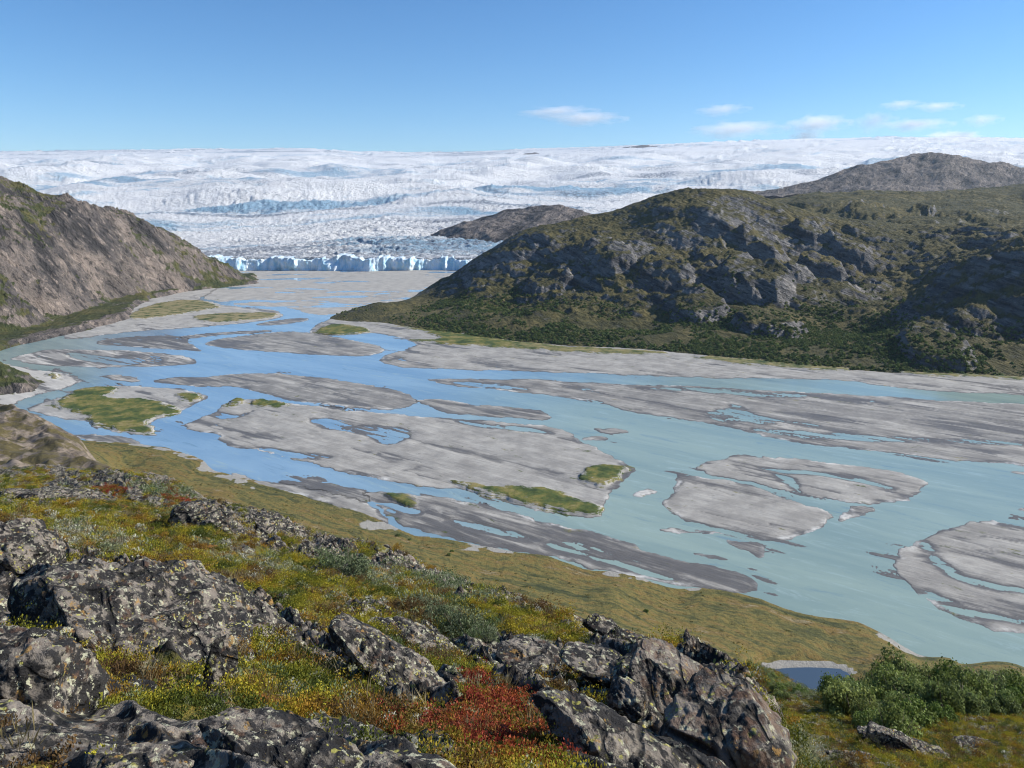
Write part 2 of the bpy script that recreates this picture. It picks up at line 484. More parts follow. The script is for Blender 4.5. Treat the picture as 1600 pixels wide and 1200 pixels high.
def mat_hillside():
    """near slope: heath mat, bare soil and bedrock by the attribute 'veg'"""
    m = Mat('hillside_ground'); p = m.geo()
    veg = m.attr('veg'); far = m.attr('far')
    rc, rh = rock_layers(m, p, 1.5)
    n1 = m.noise(p, 0.55, 5, 0.62); n2 = m.noise(p, 5.0, 5, 0.7); n3 = m.noise(p, 1.9, 5, 0.62)
    hc = m.ramp(n1, [(0.32, (0.05, 0.055, 0.012)), (0.45, (0.12, 0.105, 0.016)), (0.55, (0.18, 0.13, 0.018)), (0.68, (0.18, 0.075, 0.015))])
    hc = m.mix(m.step(n2, 0.45, 0.68), hc, (0.035, 0.03, 0.018))
    hc = m.mix(m.math('MULTIPLY', m.step(n3, 0.56, 0.66), 0.6), hc, (0.30, 0.30, 0.20))
    # the bench of the valley floor: olive and straw meadow
    b1 = m.noise(m.map(p, (0.010, 0.045, 1), (0, 0, R(42))), 1.0, 7, 0.68, 0.8); b2 = m.noise(p, 0.10, 6, 0.72)
    b3 = m.noise(m.map(p, (0.05, 0.22, 1), (0, 0, R(42))), 1.0, 5, 0.7, 0.4)
    mc = m.ramp(m.math('ADD', m.math('MULTIPLY', b1, 0.65), m.math('MULTIPLY', b2, 0.35)),
                [(0.38, (0.036, 0.046, 0.016)), (0.45, (0.095, 0.092, 0.028)), (0.51, (0.178, 0.142, 0.040)), (0.57, (0.175, 0.112, 0.030)), (0.64, (0.26, 0.22, 0.125))])
    mc = m.mix(m.math('MULTIPLY', m.step(b3, 0.53, 0.66), 0.7), mc, (0.045, 0.05, 0.018))
    mc = m.mix(m.math('MULTIPLY', m.step(m.noise(p, 0.45, 5, 0.72), 0.48, 0.66), 0.7), mc, (0.05, 0.05, 0.018))
    # the bare rocky flank further along
    fl = m.noise(m.map(p, (0.014, 0.014, 0.12), (0, R(35), 0)), 1.0, 7, 0.70, 0.4)
    fc = m.mix(m.step(fl, 0.38, 0.6), (0.085, 0.068, 0.055), (0.25, 0.20, 0.15))
    fc = m.mix(m.step(m.noise(p, 0.05, 6, 0.70), 0.46, 0.54), fc, (0.10, 0.08, 0.030))
    fc = m.mix(m.math('MULTIPLY', m.step(m.noise(p, 0.35, 5, 0.7), 0.48, 0.66), 0.7), fc, (0.04, 0.035, 0.028))
    beach = m.attr('beach')
    mc = m.mix(m.step(m.math('ADD', beach, m.math('MULTIPLY', m.math('SUBTRACT', m.noise(p, 0.12, 4, 0.6), 0.5), 0.6)), 0.4, 0.6), mc, (0.30, 0.285, 0.25))
    vf = m.step(m.math('ADD', veg, m.math('MULTIPLY', m.math('SUBTRACT', n3, 0.5), 0.5)), 0.42, 0.56)
    c = m.mix(vf, rc, hc)
    c = m.mix(m.step(far, 0.35, 0.65), c, fc)
    bench = m.attr('bench')
    c = m.mix(m.step(m.math('ADD', bench, m.math('MULTIPLY', m.math('SUBTRACT', b2, 0.5), 0.7)), 0.4, 0.6), c, mc)
    hn = m.mix(vf, rh, m.math('MULTIPLY', n2, 1.3))
    n = m.bump(hn, 0.10, 0.8)
    n = m.bump(m.math('ADD', m.noise(p, 0.3, 5, 0.7), fl), 1.6, m.math('MULTIPLY', m.math('MAXIMUM', far, bench), 0.7), n) if False else n
    n2b = m.new('ShaderNodeBump'); m.put(n2b.inputs['Height'], m.math('ADD', m.noise(p, 0.3, 5, 0.7), fl))
    n2b.inputs['Distance'].default_value = 1.6; m.put(n2b.inputs['Strength'], m.math('MULTIPLY', m.math('MAXIMUM', far, bench), 0.6)); m.put(n2b.inputs['Normal'], n)
    return m.done(c, 0.92, n2b.outputs[0])

M_GRAVEL = mat_gravel()
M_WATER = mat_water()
M_ICE = mat_ice()
M_CLIFF = mat_icecliff()
M_LEFT = mat_mountain('left_mountain_rock', 0.80, 0.93, (0.085, 0.076, 0.072), (0.26, 0.21, 0.172), (0.03, 0.042, 0.014), (0.06, 0.068, 0.02), (0.115, 0.10, 0.034), 1.0, R(-50), 0.45, 2.2)
M_HILL = mat_mountain('hill_heath', 0.68, 0.88, (0.095, 0.095, 0.10), (0.24, 0.225, 0.21), (0.040, 0.042, 0.016), (0.078, 0.070, 0.022), (0.145, 0.118, 0.042), 1.0, R(-25), 0.30, 0.5)
M_FAR = mat_mountain('far_mountain_rock', 1.0, 1.16, (0.115, 0.102, 0.098), (0.235, 0.195, 0.165), (0.06, 0.055, 0.03), (0.08, 0.07, 0.04), (0.10, 0.09, 0.05), 0.35, R(35), 0.2, 0.5)
M_NEAR = mat_hillside()

# ================================================================== river plain
BARS = [  # label, outline on the plain (read off the photograph), pale, wet
 ('grey and tan gravel flats below the left mountain with dry grass', [(95,527),(110,515),(180,480),(190,452),(280,436),(320,434),(400,443),(345,458),(306,466),(332,473),(362,479),(420,483),(442,489),(440,497),(400,503),(330,510),(250,515),(170,522),(110,531)], .35, .0, [[(190,500),(225,478),(300,466),(350,480),(320,485),(250,497)],[(290,495),(340,490),(430,488),(436,495),(390,501),(320,505)]]),
 ('far grey mud flats laced with thin streams before the ice front', [(300,452),(330,425),(340,417),(600,417),(780,417),(800,430),(740,442),(660,458),(560,484),(520,489),(488,480),(448,475),(408,478),(360,472),(316,464)], .25, .30, []),
 ('slim grey bar in the far channel by the dry grass flats', [(396,507),(425,501),(470,496),(488,500),(450,506),(410,510)], .2, .3, []),
 ('dark crescent mud bar in the left channel', [(146,536),(165,530),(210,526),(270,524),(300,528),(290,536),(312,545),(322,550),(280,547),(200,542),(160,539)], 0, .35, []),
 ('thin pale sand spit behind the dark crescent bar', [(262,529),(310,521),(380,517),(432,515),(415,520),(340,523),(302,530)], .3, .35, []),
 ('rounded grey bar at the mouth of the narrows', [(318,537),(335,530),(370,526),(430,519),(490,519),(530,528),(580,538),(606,546),(590,553),(570,557),(520,556),(460,552),(400,548),(350,543),(325,540)], .1, .12, []),
 ('white sand bar with a blue pool near the left shore', [(15,560),(60,548),(90,545),(140,546),(180,548),(230,550),(290,555),(318,566),(280,571),(240,573),(200,572),(160,574),(110,573),(60,570),(25,563)], .8, .25, []),
 ('long grey gravel bar below the wide blue channel', [(270,589),(320,590),(350,585),(400,584),(450,584),(500,590),(560,600),(600,605),(630,613),(652,625),(640,636),(610,639),(560,637),(520,633),(470,628),(440,622),(400,616),(385,605),(350,604),(300,603),(255,599),(230,594)], .1, .15, []),
 ('slim brown bar at the tail of the long gravel bar', [(148,587),(190,586),(225,592),(215,598),(170,594)], .3, .3, []),
 ('green grassy island with bare sand patches at the left', [(130,605),(185,603),(260,606),(320,615),(327,622),(300,632),(290,640),(250,651),(234,661),(240,675),(245,683),(200,679),(160,670),(130,658),(100,652),(62,648),(42,641),(62,630),(100,622),(116,611)], .3, -.3,
   [[(122,606),(185,606),(176,617),(158,620),(170,624),(215,622),(245,628),(284,640),(284,646),(252,652),(232,657),(234,668),(243,681),(190,675),(150,665),(128,656),(148,650),(110,645),(88,638),(78,632),(104,624)],[(268,616),(320,618),(310,628),(285,626)]]),
 ('white sand beach at the foot of the left knoll', [(-120,552),(0,566),(25,572),(70,578),(116,586),(120,590),(132,597),(95,608),(40,622),(12,636),(-20,650),(-140,660)], .85, -.1, [[(70,582),(90,585),(94,590),(78,591)],[(10,612),(28,610),(30,615),(18,617)]]),
 ('dark mud bar under the green island', [(110,678),(150,678),(190,682),(222,691),(216,696),(170,692),(130,686)], 0, .3, []),
 ('broad pale gravel bar with a grassy corner in the middle', [(290,665),(310,655),(335,645),(345,637),(352,628),(375,624),(400,624),(420,627),(450,630),(500,636),(560,641),(600,646),(650,650),(700,653),(750,656),(800,661),(850,667),(880,675),(900,682),(940,705),(970,722),(989,733),(985,745),(960,765),(943,785),(941,805),(930,808),(890,803),(840,795),(790,785),(750,775),(720,762),(690,765),(640,757),(580,746),(520,736),(480,722),(440,711),(400,702),(370,700),(350,692),(338,686),(345,680),(325,674),(300,671)], .18, -.12,
   [[(690,752),(730,755),(760,760),(800,763),(850,765),(870,770),(905,780),(940,795),(938,806),(880,800),(800,785),(740,772)],[(915,732),(950,728),(982,733),(966,750),(945,760),(925,757),(900,750)],[(355,625),(380,622),(378,632),(360,635)],[(384,628),(420,624),(455,631),(445,637),(400,636)]]),
 ('grey bar between the wide channel and the broad bar', [(640,626),(690,625),(740,632),(800,636),(850,642),(864,648),(857,658),(830,656),(790,652),(740,648),(700,645),(662,635)], .1, .2, []),
 ('small pale shoal in the turquoise river beyond the broad bar', [(925,671),(960,671),(986,676),(960,679),(938,677)], .4, .3, []),
 ('tiny wet shoal beside the pale one', [(906,683),(945,681),(955,686),(922,688)], 0, .35, []),
 ('grey gravel flats along the right bank under the shrubby hill', [(655,538),(640,545),(610,552),(588,562),(610,572),(700,577),(800,580),(900,582),(1000,587),(1060,590),(1200,591),(1330,594),(1380,604),(1480,612),(1600,617),(1720,622),(1750,575),(1600,566),(1400,556),(1200,544),(1000,524),(800,504),(600,490),(525,493),(480,515),(490,525),(530,522),(590,520),(630,528)], .15, .1,
   [[(490,516),(530,505),(590,518),(540,524),(500,524)],[(600,506),(700,520),(850,540),(1000,548),(1060,552),(1000,556),(850,548),(720,540),(620,530),(700,532),(650,515)],[(1080,556),(1200,564),(1330,576),(1330,582),(1200,574),(1090,562)],[(1400,580),(1600,590),(1720,594),(1720,600),(1600,594),(1410,585)]]),
 ('wide grey gravel bar between the two turquoise channels', [(662,592),(690,592),(760,592),(830,592),(900,597),(1000,601),(1100,603),(1180,610),(1300,615),(1450,625),(1600,632),(1720,640),(1720,742),(1600,728),(1497,719),(1394,708),(1290,696),(1222,688),(1153,671),(1100,659),(1015,649),(965,639),(931,627),(880,620),(830,615),(762,608),(705,603)], .12, .16, []),
 ('blunt grey bar in the middle of the turquoise river', [(1062,738),(1075,744),(1124,749),(1169,757),(1202,770),(1232,781),(1277,796),(1300,802),(1296,809),(1277,824),(1251,836),(1232,841),(1214,849),(1169,843),(1112,836),(1049,832),(1024,827),(1060,824),(1075,816),(1056,804),(1033,791),(1048,770),(1060,757)], .15, -.05, []),
 ('smooth grey bar with a water slit right of the blunt bar', [(1088,734),(1109,723),(1131,718),(1150,709),(1187,712),(1262,719),(1337,731),(1394,738),(1431,746),(1447,754),(1439,764),(1416,778),(1375,784),(1330,789),(1285,781),(1255,770),(1240,763),(1221,764),(1180,754),(1131,745)], .12, .02, []),
 ('small dark wedge shaped bar by the river bend', [(1125,845),(1157,848),(1187,853),(1200,862),(1192,878),(1180,875),(1161,864),(1142,854)], .1, .15, []),
 ('thin wet shoal left of the wedge shaped bar', [(1075,864),(1112,863),(1152,875),(1125,878),(1095,870)], 0, .45, []),
 ('long dark mud bar beside the meadow shore', [(545,764),(602,770),(666,776),(772,795),(857,814),(942,833),(998,859),(1070,876),(1134,889),(1180,904),(1188,929),(1155,929),(1104,923),(1060,914),(1000,902),(950,892),(860,870),(770,852),(680,833),(630,817),(600,801),(588,786),(560,778)], .0, .14, [[(600,776),(625,772),(655,785),(645,797),(620,790)]]),
 ('dark mud spit in the blue near channel', [(425,750),(480,752),(520,757),(570,764),(600,775),(588,788),(550,784),(500,771),(450,760)], 0, .3, []),
 ('grey beach under the meadow at the near shore', [(352,741),(390,744),(420,752),(470,760),(510,768),(560,780),(600,800),(612,822),(560,802),(520,793),(470,778),(420,764),(370,752)], .15, -.05, []),
 ('rounded grey gravel point at the right edge', [(1600,796),(1562,809),(1517,819),(1480,830),(1450,841),(1412,862),(1397,873),(1390,890),(1405,897),(1420,914),(1442,933),(1469,950),(1506,967),(1544,980),(1600,993),(1780,1040),(1780,770)], .12, .0, []),
 ('tiny white shoal in the pale water off the grassy corner', [(984,776),(1000,768),(1028,765),(1012,774),(990,779)], .6, .25, []),
 ('dark sunken shoal off the tip of the blunt bar', [(1303,818),(1318,801),(1345,793),(1372,790),(1342,808)], 0, .62, []),
 ('dark shoal at the right edge of the river', [(1570,736),(1600,739),(1640,742),(1600,746)], 0, .45, []),
]
SLITS = [  # narrow runnels of water inside the bars: outline
 [(1180,729),(1250,735),(1330,744),(1380,757),(1412,770),(1400,769),(1350,755),(1290,743),(1200,736)],
 [(1213,733),(1235,745),(1244,762),(1236,762),(1222,748),(1205,738)],
 [(1075,816),(1110,826),(1180,836),(1160,838),(1100,830),(1060,824)],
 [(1450,848),(1466,874),(1488,893),(1525,907),(1620,924),(1620,932),(1520,914),(1480,900),(1458,880),(1446,856)],
 [(1438,922),(1500,947),(1560,960),(1620,970),(1620,976),(1550,966),(1490,954)],
 [(1540,815),(1600,800),(1700,790),(1700,830),(1600,826)],
 [(855,845),(900,851),(950,866),(1000,883),(1040,895),(1062,905),(1020,903),(960,884),(900,866),(862,856)],
 [(700,812),(780,826),(850,846),(780,836),(720,822)],
 [(595,790),(620,786),(640,794),(660,800),(640,803),(612,800)],
 [(480,656),(520,655),(560,668),(600,664),(640,670),(630,690),(600,696),(580,682),(540,674),(500,670)],
 [(700,655),(760,665),(820,668),(880,680),(820,674),(750,668)],
 [(390,700),(470,706),(520,716),(500,718),(430,711)],
 [(100,551),(140,554),(180,560),(232,566),(200,571),(150,569),(120,560)],
 [(1080,648),(1150,636),(1130,628),(1160,634),(1180,652),(1300,668),(1200,664)],
 [(1000,606),(1100,606),(1180,612),(1280,620),(1190,620),(1090,612)],
 [(1150,668),(1260,676),(1400,684),(1600,690),(1600,696),(1400,690),(1280,686)],
 [(700,596),(760,598),(840,608),(790,608),(730,602)],
 [(380,604),(395,612),(400,616),(440,622),(420,622),(392,618),(375,608)],
 [(330,640),(345,648),(375,650),(400,640),(385,648),(360,655),(338,652)],
]
PY = np.concatenate([np.arange(419, 600, 1.0), np.arange(600, 760, 1.35), np.arange(760, 1075, 2.0)])
X, Y, T = fan(-0.78, 0.78, 900, FPX * CAM_Z / (PY - HOR))
best = np.full(X.shape, -60.0); bid = np.full(X.shape, -1)
gh = np.zeros(X.shape); mud = np.zeros(X.shape); pale = np.zeros(X.shape); wetb = np.zeros(X.shape); grass = np.zeros(X.shape)
wx = 5 * fbm(X / 55, Y / 55, 4, 11) + 2.5 * fbm(X / 11, Y / 11, 3, 21)
wy = 5 * fbm(X / 55, Y / 55, 4, 31) + 2.5 * fbm(X / 11, Y / 11, 3, 41)
XW, YW = X + wx, Y + wy * 1.5
for i, (lab, poly, pl, we, gl) in enumerate(BARS):
    P = np.array([plain(a, b) for a, b in smooth_poly(poly, 2)])
    d = sdf(P, XW, YW, 60.0)
    m = d > best
    best[m] = d[m]; bid[m] = i
    pale[m] = pl; wetb[m] = we; mud[m] = 1.0 if ('mud' in lab or 'dark' in lab) and 'flats' not in lab else (0.55 if we > 0.1 else 0.25)
    for g in gl:
        G = np.array([plain(a, b) for a, b in smooth_poly(g, 1)])
        dg = sdf(G, XW, YW, 40.0)
        grass = np.maximum(grass, sstep(-9, 14, dg)); gh = np.maximum(gh, sstep(-1.0, 2.5, dg))
slit = np.full(X.shape, -30.0)
for s_ in SLITS:
    P = np.array([plain(a, b) for a, b in smooth_poly(s_, 2)])
    slit = np.maximum(slit, sdf(P, X + 0.6 * wx, Y + 0.6 * wy, 30.0))
ca, sa = math.cos(R(-36)), math.sin(R(-36))
fu, fv = X * ca + Y * sa, -X * sa + Y * ca
flow = fbm(fu / 130, fv / 26, 6, 51, 0.58)
flow2 = fbm(X / 60, Y / 60, 5, 61)
fine = fbm(fu / 24, fv / 7, 4, 71)
farw = sstep(480, 440, 320 + FPX * CAM_Z / Y) * (X > -900)
edge_w = 0.8 + 11 * sstep(-0.05, 0.25, fbm(X / 90, Y / 60, 3, 79))
H = np.where(best > 0, 0.34 * sstep(-0.3, edge_w, best) + 0.28 * (1 - np.exp(-best / 30)), best * 0.10)
H = H + np.where(best > -8, 0.62 * flow + 0.22 * flow2 + 0.08 * fine, 0) * sstep(-4, 22, best)
H = H - 0.5 * wetb * sstep(2, 12, best)
old = 1 - np.abs(fbm(fu / 190 + 0.25 * flow2, fv / 30, 4, 76, 0.5)) * 5
H = H - 0.22 * sstep(0.45, 1.0, old) * sstep(3, 12, best)
rim = sstep(-0.6, 0.6, best) * sstep(4.5, 1.8, best) * sstep(-0.1, 0.25, fbm(X / 50, Y / 50, 3, 78))
H = np.where((best > 0) & (H < 0.16), np.maximum(0.16 - (0.16 - H) * (0.35 + 0.9 * sstep(0.0, 0.35, flow2 + 0.5 * wetb)), -0.3), H)
film = -0.07 + 0.42 * fbm(fu / 60, fv / 9, 5, 83, 0.6) + 0.16 * fbm(fu / 14, fv / 4, 3, 84)
wetz = sstep(-9, 3, slit)
H = H * (1 - wetz) + np.minimum(H, film) * wetz
shoal = sstep(-30, -2, best) * sstep(0.02, 0.25, fbm(X / 110, Y / 80, 3, 85)) * (best <= 0)
H = np.where(best <= 0, np.maximum(H, -0.30 * (1 - shoal) + shoal * (film - 0.03)), H)
ffl = 0.09 + 0.34 * fbm(X / 210, Y / 70, 6, 86, 0.6)
H = np.where(bid == 1, ffl + 0.15 * sstep(-20, 0, -best) * 0, H)
H = np.where(gh > 0.001, np.maximum(H, H * (1 - gh) + gh * (1.9 + 0.5 * flow2 + 0.35 * fbm(X / 5, Y / 5, 3, 87))), H)
KEEP = (H > -0.2) & (bid >= 0)
BAR_ID = bid
HC = np.where(bid == 1, H + 0.30, H)
mud = np.where(bid == 1, 0.15, mud)
straw = np.where(bid == 0, 0.85, np.where((X > 0) & (bid == 16), 0.45, 0.0))
cat = 'gravel_bar'
for i, (lab, *_r) in enumerate(BARS):
    k = KEEP & (bid == i)
    if not k.any(): continue
    o = grid_obj('grassy_island' if 'island' in lab else 'gravel_bar', X, Y, H, M_GRAVEL,
                 {'height': HC, 'straw': straw, 'grass': grass, 'pale': pale, 'rim': rim, 'mud': mud}, k)
    tag(o, lab, None, None, 'structure')

# water: one sheet under the whole valley, milky in the main stream, sky reflection painted blue in the side channels
wy_ = np.concatenate([np.linspace(230, 1500, 110), np.linspace(1520, 2700, 30)])
WX, WY, WT = fan(-0.9, 0.9, 130, wy_)
wpx = WT * FPX + 800; wpy = HOR + FPX * CAM_Z / WY
turb = sstep(480, 980, wpx + 0.25 * (wpy - 600) + 60 * fbm(WX / 120, WY / 120, 3, 5)) * sstep(545, 640, wpy + 0.05 * (wpx - 800))  # low values get the painted blue of the reflected sky
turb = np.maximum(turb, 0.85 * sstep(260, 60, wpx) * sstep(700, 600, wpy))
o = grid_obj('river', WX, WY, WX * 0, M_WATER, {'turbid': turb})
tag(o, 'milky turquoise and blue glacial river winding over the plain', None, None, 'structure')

# ================================================================== glacier
Yg = np.concatenate([np.arange(2352, 3300, 7.5), np.exp(np.linspace(math.log(3310), math.log(13500), 150))])
X, Y, T = fan(-0.80, 0.80, 760, Yg)
gy = np.array([2330, 2380, 2500, 2800, 3200, 3800, 4500, 5500, 7000, 9000, 12000, 12600, 13500])
gp = np.array([405, 402, 393, 375, 352, 325, 303, 285, 265, 250, 236, 236, 240])
pxg = T * FPX + 800
lift = np.interp(pxg, [-200, 0, 100, 300, 480, 560, 700, 830, 1000, 1200, 1400, 1600, 1800], [-1, -1, 0, 3, 4, -1, -2, 3, 9, 17, 22, 20, 20])
PYs = np.interp(np.log(Y), np.log(gy), gp) - lift * sstep(5000, 12000, Y)
Zg = CAM_Z + (HOR - PYs) / FPX * Y
# broad steps of the ice
roll = fbm(X / 1500 + 0.3, Y / 900, 4, 81)
Zg = Zg + roll * 0.024 * Y * sstep(2500, 4500, Y) * sstep(11000, 6500, Y)
fall = np.clip(0.35 + 1.5 * fbm(X / 900, Y / 650, 4, 91), 0, 1)
cx = X + 60 * fbm(X / 240, Y / 240, 3, 101); cy = Y + 60 * fbm(X / 240, Y / 240, 3, 111)
wxg, wyg = 220 * fbm(X / 1100, Y / 1100, 3, 106), 220 * fbm(X / 1100, Y / 1100, 3, 116)
ga, gb = math.cos(R(24)), math.sin(R(24))
gu, gv = (cx + wxg) * ga + (cy + wyg) * gb, -(cx + wxg) * gb + (cy + wyg) * ga
cre = ridged(gu / 85, gv / 46, 4, 121, 0.55)
cre2 = ridged(cx / 27 + 0.4 * cy / 27, cy / 27, 3, 131, 0.55)
far_s = np.clip(Y / 3000, 1, 3.2)
cre3 = ridged(gu / 380, gv / 230, 5, 141, 0.6)
amp = (3.0 + 9.0 * fall) * sstep(9500, 5500, Y) + 2.0
Zg = Zg + amp * (0.38 * (cre - 0.6) + 0.5 * (cre2 - 0.6)) * sstep(9000, 5000, Y) * sstep(2350, 2440, Y) + 6.5 * far_s * fall * (cre3 - 0.6)
# the front stands 30 to 45 m above the flats
ba, bb = math.cos(R(14)), math.sin(R(14))
bu, bv = (X + 2 * wxg) * ba + (Y + 2 * wyg) * bb, -(X + 2 * wxg) * bb + (Y + 2 * wyg) * ba
bands = 0.75 * fbm(bu / 2600, bv / 650, 5, 151) + 0.45 * fbm(bu / 900, bv / 160, 4, 153)
blue = np.clip(0.15 + 0.5 * (fall - 0.3) + 1.9 * bands, 0, 1) * (0.55 + 0.45 * sstep(9000, 4000, Y)) + 0.25 * sstep(3000, 2500, Y)
dirt_shade = np.clip(0.08 + 0.5 * sstep(2900, 2380, Y) + 1.15 * np.clip(fbm(bu / 1600, bv / 300, 5, 161), 0, 1) - 0.22 * sstep(5500, 9000, Y) + 0.45 * sstep(8000, 11500, Y) * (1 - sstep(0.1, 0.35, T)), -0.3, 1)
front = 2350 + 22 * fbm(X / 160, X * 0 + 3.3, 4, 171) + 40 * fbm(X / 420, X * 0 + 9.3, 2, 173) + 16 * np.abs(fbm(X / 45, X * 0 + 8.1, 3, 181))
Yq = np.maximum(Y, front + 4); Yq[0] = Yq[1] - 0.5; Zg[0] = -1.0
o = grid_obj('glacier', X, Yq, Zg, M_ICE, {'blue': blue, 'dirt_shade': dirt_shade})
tag(o, 'broken white and blue glacier flowing down from the ice cap', None, None, 'structure')
# ice front
nu, nv = 700, 34
U, Vv = np.meshgrid(np.linspace(-1250, 420, nu), np.linspace(-1, 1, nv))
fr = 2350 + 22 * fbm(U / 160, U * 0 + 3.3, 4, 171) + 40 * fbm(U / 420, U * 0 + 9.3, 2, 173) + 16 * np.abs(fbm(U / 45, U * 0 + 8.1, 3, 181))
top = 41 + 16 * fbm(U / 95, U * 0 + 1.7, 3, 191) - 11 * np.abs(fbm(U / 38, U * 0 + 5.7, 5, 201))
vv = (Vv + 1) / 2
z = -1.0 + (top + 1.0) * np.minimum(vv / 0.82, 1)
lean = 9 * vv ** 2 + 27 * fbm(U / 58 + 0.1 * z / 40, z / 110, 4, 211) * (1 - 0.3 * vv) + 5 * np.abs(fbm(U / 17, z / 60, 3, 216)) + 2.5 * fbm(U / 8, z / 12, 3, 221)
back = np.clip((vv - 0.82) / 0.18, 0, 1)
Yc = fr - 14 + lean + back * 50
Zc = z + back * 2 + back * 2.5 * fbm(U / 12, Yc / 12, 3, 231)
o = grid_obj('ice_cliff', U, Yc, Zc, M_CLIFF)
tag(o, 'pale blue calving ice cliff at the glacier front', None, None, 'structure')

# ================================================================== mountains
def tps_surface(ctrl, X, Y, sc, step=4):
    P = [(a / sc, b / sc) for a, b, c in ctrl]; V = [c for a, b, c in ctrl]
    f = TPS(P, V)
    return upsample(lambda x, y: f(x / sc, y / sc), X, Y, step)

def ctl(lst):
    return [px2w(a, b, d) for a, b, d in lst]

def rugged(X, Y, amps, seed, ang=R(30), stretch=2.2):
    c, s = math.cos(ang), math.sin(ang)
    u, v = X * c + Y * s, -X * s + Y * c
    z = 0
    for i, (lam, a) in enumerate(amps):
        z = z + a * (0.45 * (ridged(u / lam / stretch, v / lam, 4, seed + 10 * i, 0.45) - 0.75) + 0.9 * fbm(u / lam / stretch, v / lam, 3, seed + 10 * i + 5))
    return z

# -- left mountain
foot = [(-60,566),(0,549),(30,539),(105,524),(150,512),(205,499),(213,480),(240,467),(300,455),(352,449),(402,443)]
C = [(*plain(a, b), 0.0) for a, b in foot]
C += [(x - 30, y - 60, -14) for x, y, z in C]
C += ctl([(-60,262,1500),(0,296,1480),(40,311,1530),(100,332,1600),(180,361,1700),(250,382,1780),(300,402,1850),(345,423,1900),
          (0,420,1230),(100,420,1420),(200,430,1640),(-60,420,1200),(60,360,1450),(150,380,1600),(250,410,1760),(50,470,1290),(130,470,1420)])
C += [px2w(a, b + 60, d + 350) for a, b, d in [(-60,245,1500),(0,281,1480),(100,319,1600),(180,351,1700),(250,373,1780),(300,396,1850),(345,420,1900)]]
C += [(-620, 2050, -40), (-500, 1990, -40), (-900, 2150, -10), (-600, 1010, -16), (-470, 1080, -18), (-400, 1250, -20), (-480, 1420, -18), (-430, 1650, -18), (-380, 1800, -20), (-330, 990, -20), (-360, 1500, -20), (-560, 1900, -22)]
X, Y, T = fan(-0.86, -0.30, 420, np.linspace(960, 2150, 330))
Z0 = tps_surface(C, X, Y, 300)
fp = np.array([plain(a, b) for a, b in foot] + [(-760, 2300), (-2400, 2300), (-2400, 900)])
sd = sdf(fp, X + 10 * fbm(X / 60, Y / 60, 3, 291), Y + 14 * fbm(X / 60, Y / 60, 3, 292), 300.0)
Z0 = np.where(sd < 0, np.minimum(Z0, sd * 0.25), np.maximum(Z0, np.minimum(sd, 12) * 0.7))
amp = sstep(-2, 40, Z0)
Z = Z0 + amp * rugged(X, Y, [(150, 22), (55, 14), (21, 10), (9, 5)], 301, R(27), 2.6) + amp * 3 * fbm(X / 12, Y / 12, 3, 331)
o = grid_obj('mountain', X, Y, Z, M_LEFT, None, Z > -12)
tag(o, 'bare brown and grey rocky mountainside on the left of the valley', None, None, 'structure')

# -- the low knoll at the left edge
X, Y, T = fan(-0.90, -0.58, 150, np.linspace(725, 940, 100))
rr_ = np.hypot((X + 690) / 172, (Y - 832) / 80) + 0.10 * fbm(X / 40, Y / 40, 4, 346)
Z0 = 88 * (1 - rr_)
Z = Z0 + sstep(-1, 10, Z0) * (rugged(X, Y, [(40, 6), (14, 3)], 341) + 0.8 * fbm(X / 4, Y / 4, 3, 351))
o = grid_obj('knoll', X, Y, Z, M_LEFT, None, Z > -4)
tag(o, 'low grey rocky knoll above the white beach at the left edge', None, None, 'structure')

# -- big hill on the right
footR = [(520,498),(560,502),(640,512),(720,524),(800,533),(900,540),(1000,546),(1080,553),(1150,560),(1200,567),(1300,576),(1400,582),(1500,586),(1600,590),(1750,598)]
C = [(*plain(a, b), 1.0) for a, b in footR]
C += [(x - 15, y - 60, -9) for x, y, z in C]
C += ctl([(545,490,1370),(580,478,1420),(620,468,1470),(690,449,1600),(722,418,1690),(762,392,1720),(800,371,1740),(850,355,1750),(930,344,1760),(990,331,1760),(1050,305,1770),(1110,297,1780),(1160,301,1790),(1200,313,1790),
          (1260,335,1750),(1320,360,1690),(1370,385,1620),(1410,430,1450),(1420,470,1300),(1412,510,1120),
          (1700,340,1160),(1600,388,1170),(1550,404,1170),(1500,424,1160),(1455,456,1140),(1440,490,1080),(1600,470,1040),(1520,490,1030),(1600,540,960),(1700,520,940),
          (800,440,1480),(900,430,1450),(1000,430,1430),(1100,420,1430),(1200,430,1410),(1300,450,1350),(900,380,1620),(1000,370,1600),(1100,350,1620),(1200,370,1580),
          (700,490,1330),(800,500,1230),(900,500,1200),(1000,505,1180),(1100,510,1160),(1200,520,1120),(1300,530,1080),(640,480,1450)])
C += [(-160,1950,0),(0,2150,20),(250,2300,70),(500,2300,110),(-250,1700,-20),(-330,1500,-20),(-380,1400,-20)]
C += ctl([(1350,345,2150),(1450,350,2050),(1550,355,1950),(1650,350,1850),(1300,318,2500),(1420,322,2500),(1550,325,2400),(1700,330,2300),(1250,306,2900),(1350,302,2950),(1450,300,2950),(1560,294,2950),(1700,285,2950),
          (1480,380,1600),(1560,375,1500),(1650,370,1450)])
C += [(x * 1.1, 3500, z - 90) for x, y, z in ctl([(1200,306,2900),(1350,302,2950),(1450,300,2950),(1560,294,2950),(1700,285,2950)])]
X, Y, T = fan(-0.27, 0.80, 720, np.concatenate([np.linspace(850, 1850, 300), np.linspace(1860, 3500, 110)]))
Z0 = tps_surface(C, X, Y, 400)
amp = sstep(-1, 45, Z0) * (0.55 + 0.45 * sstep(1900, 1700, Y))
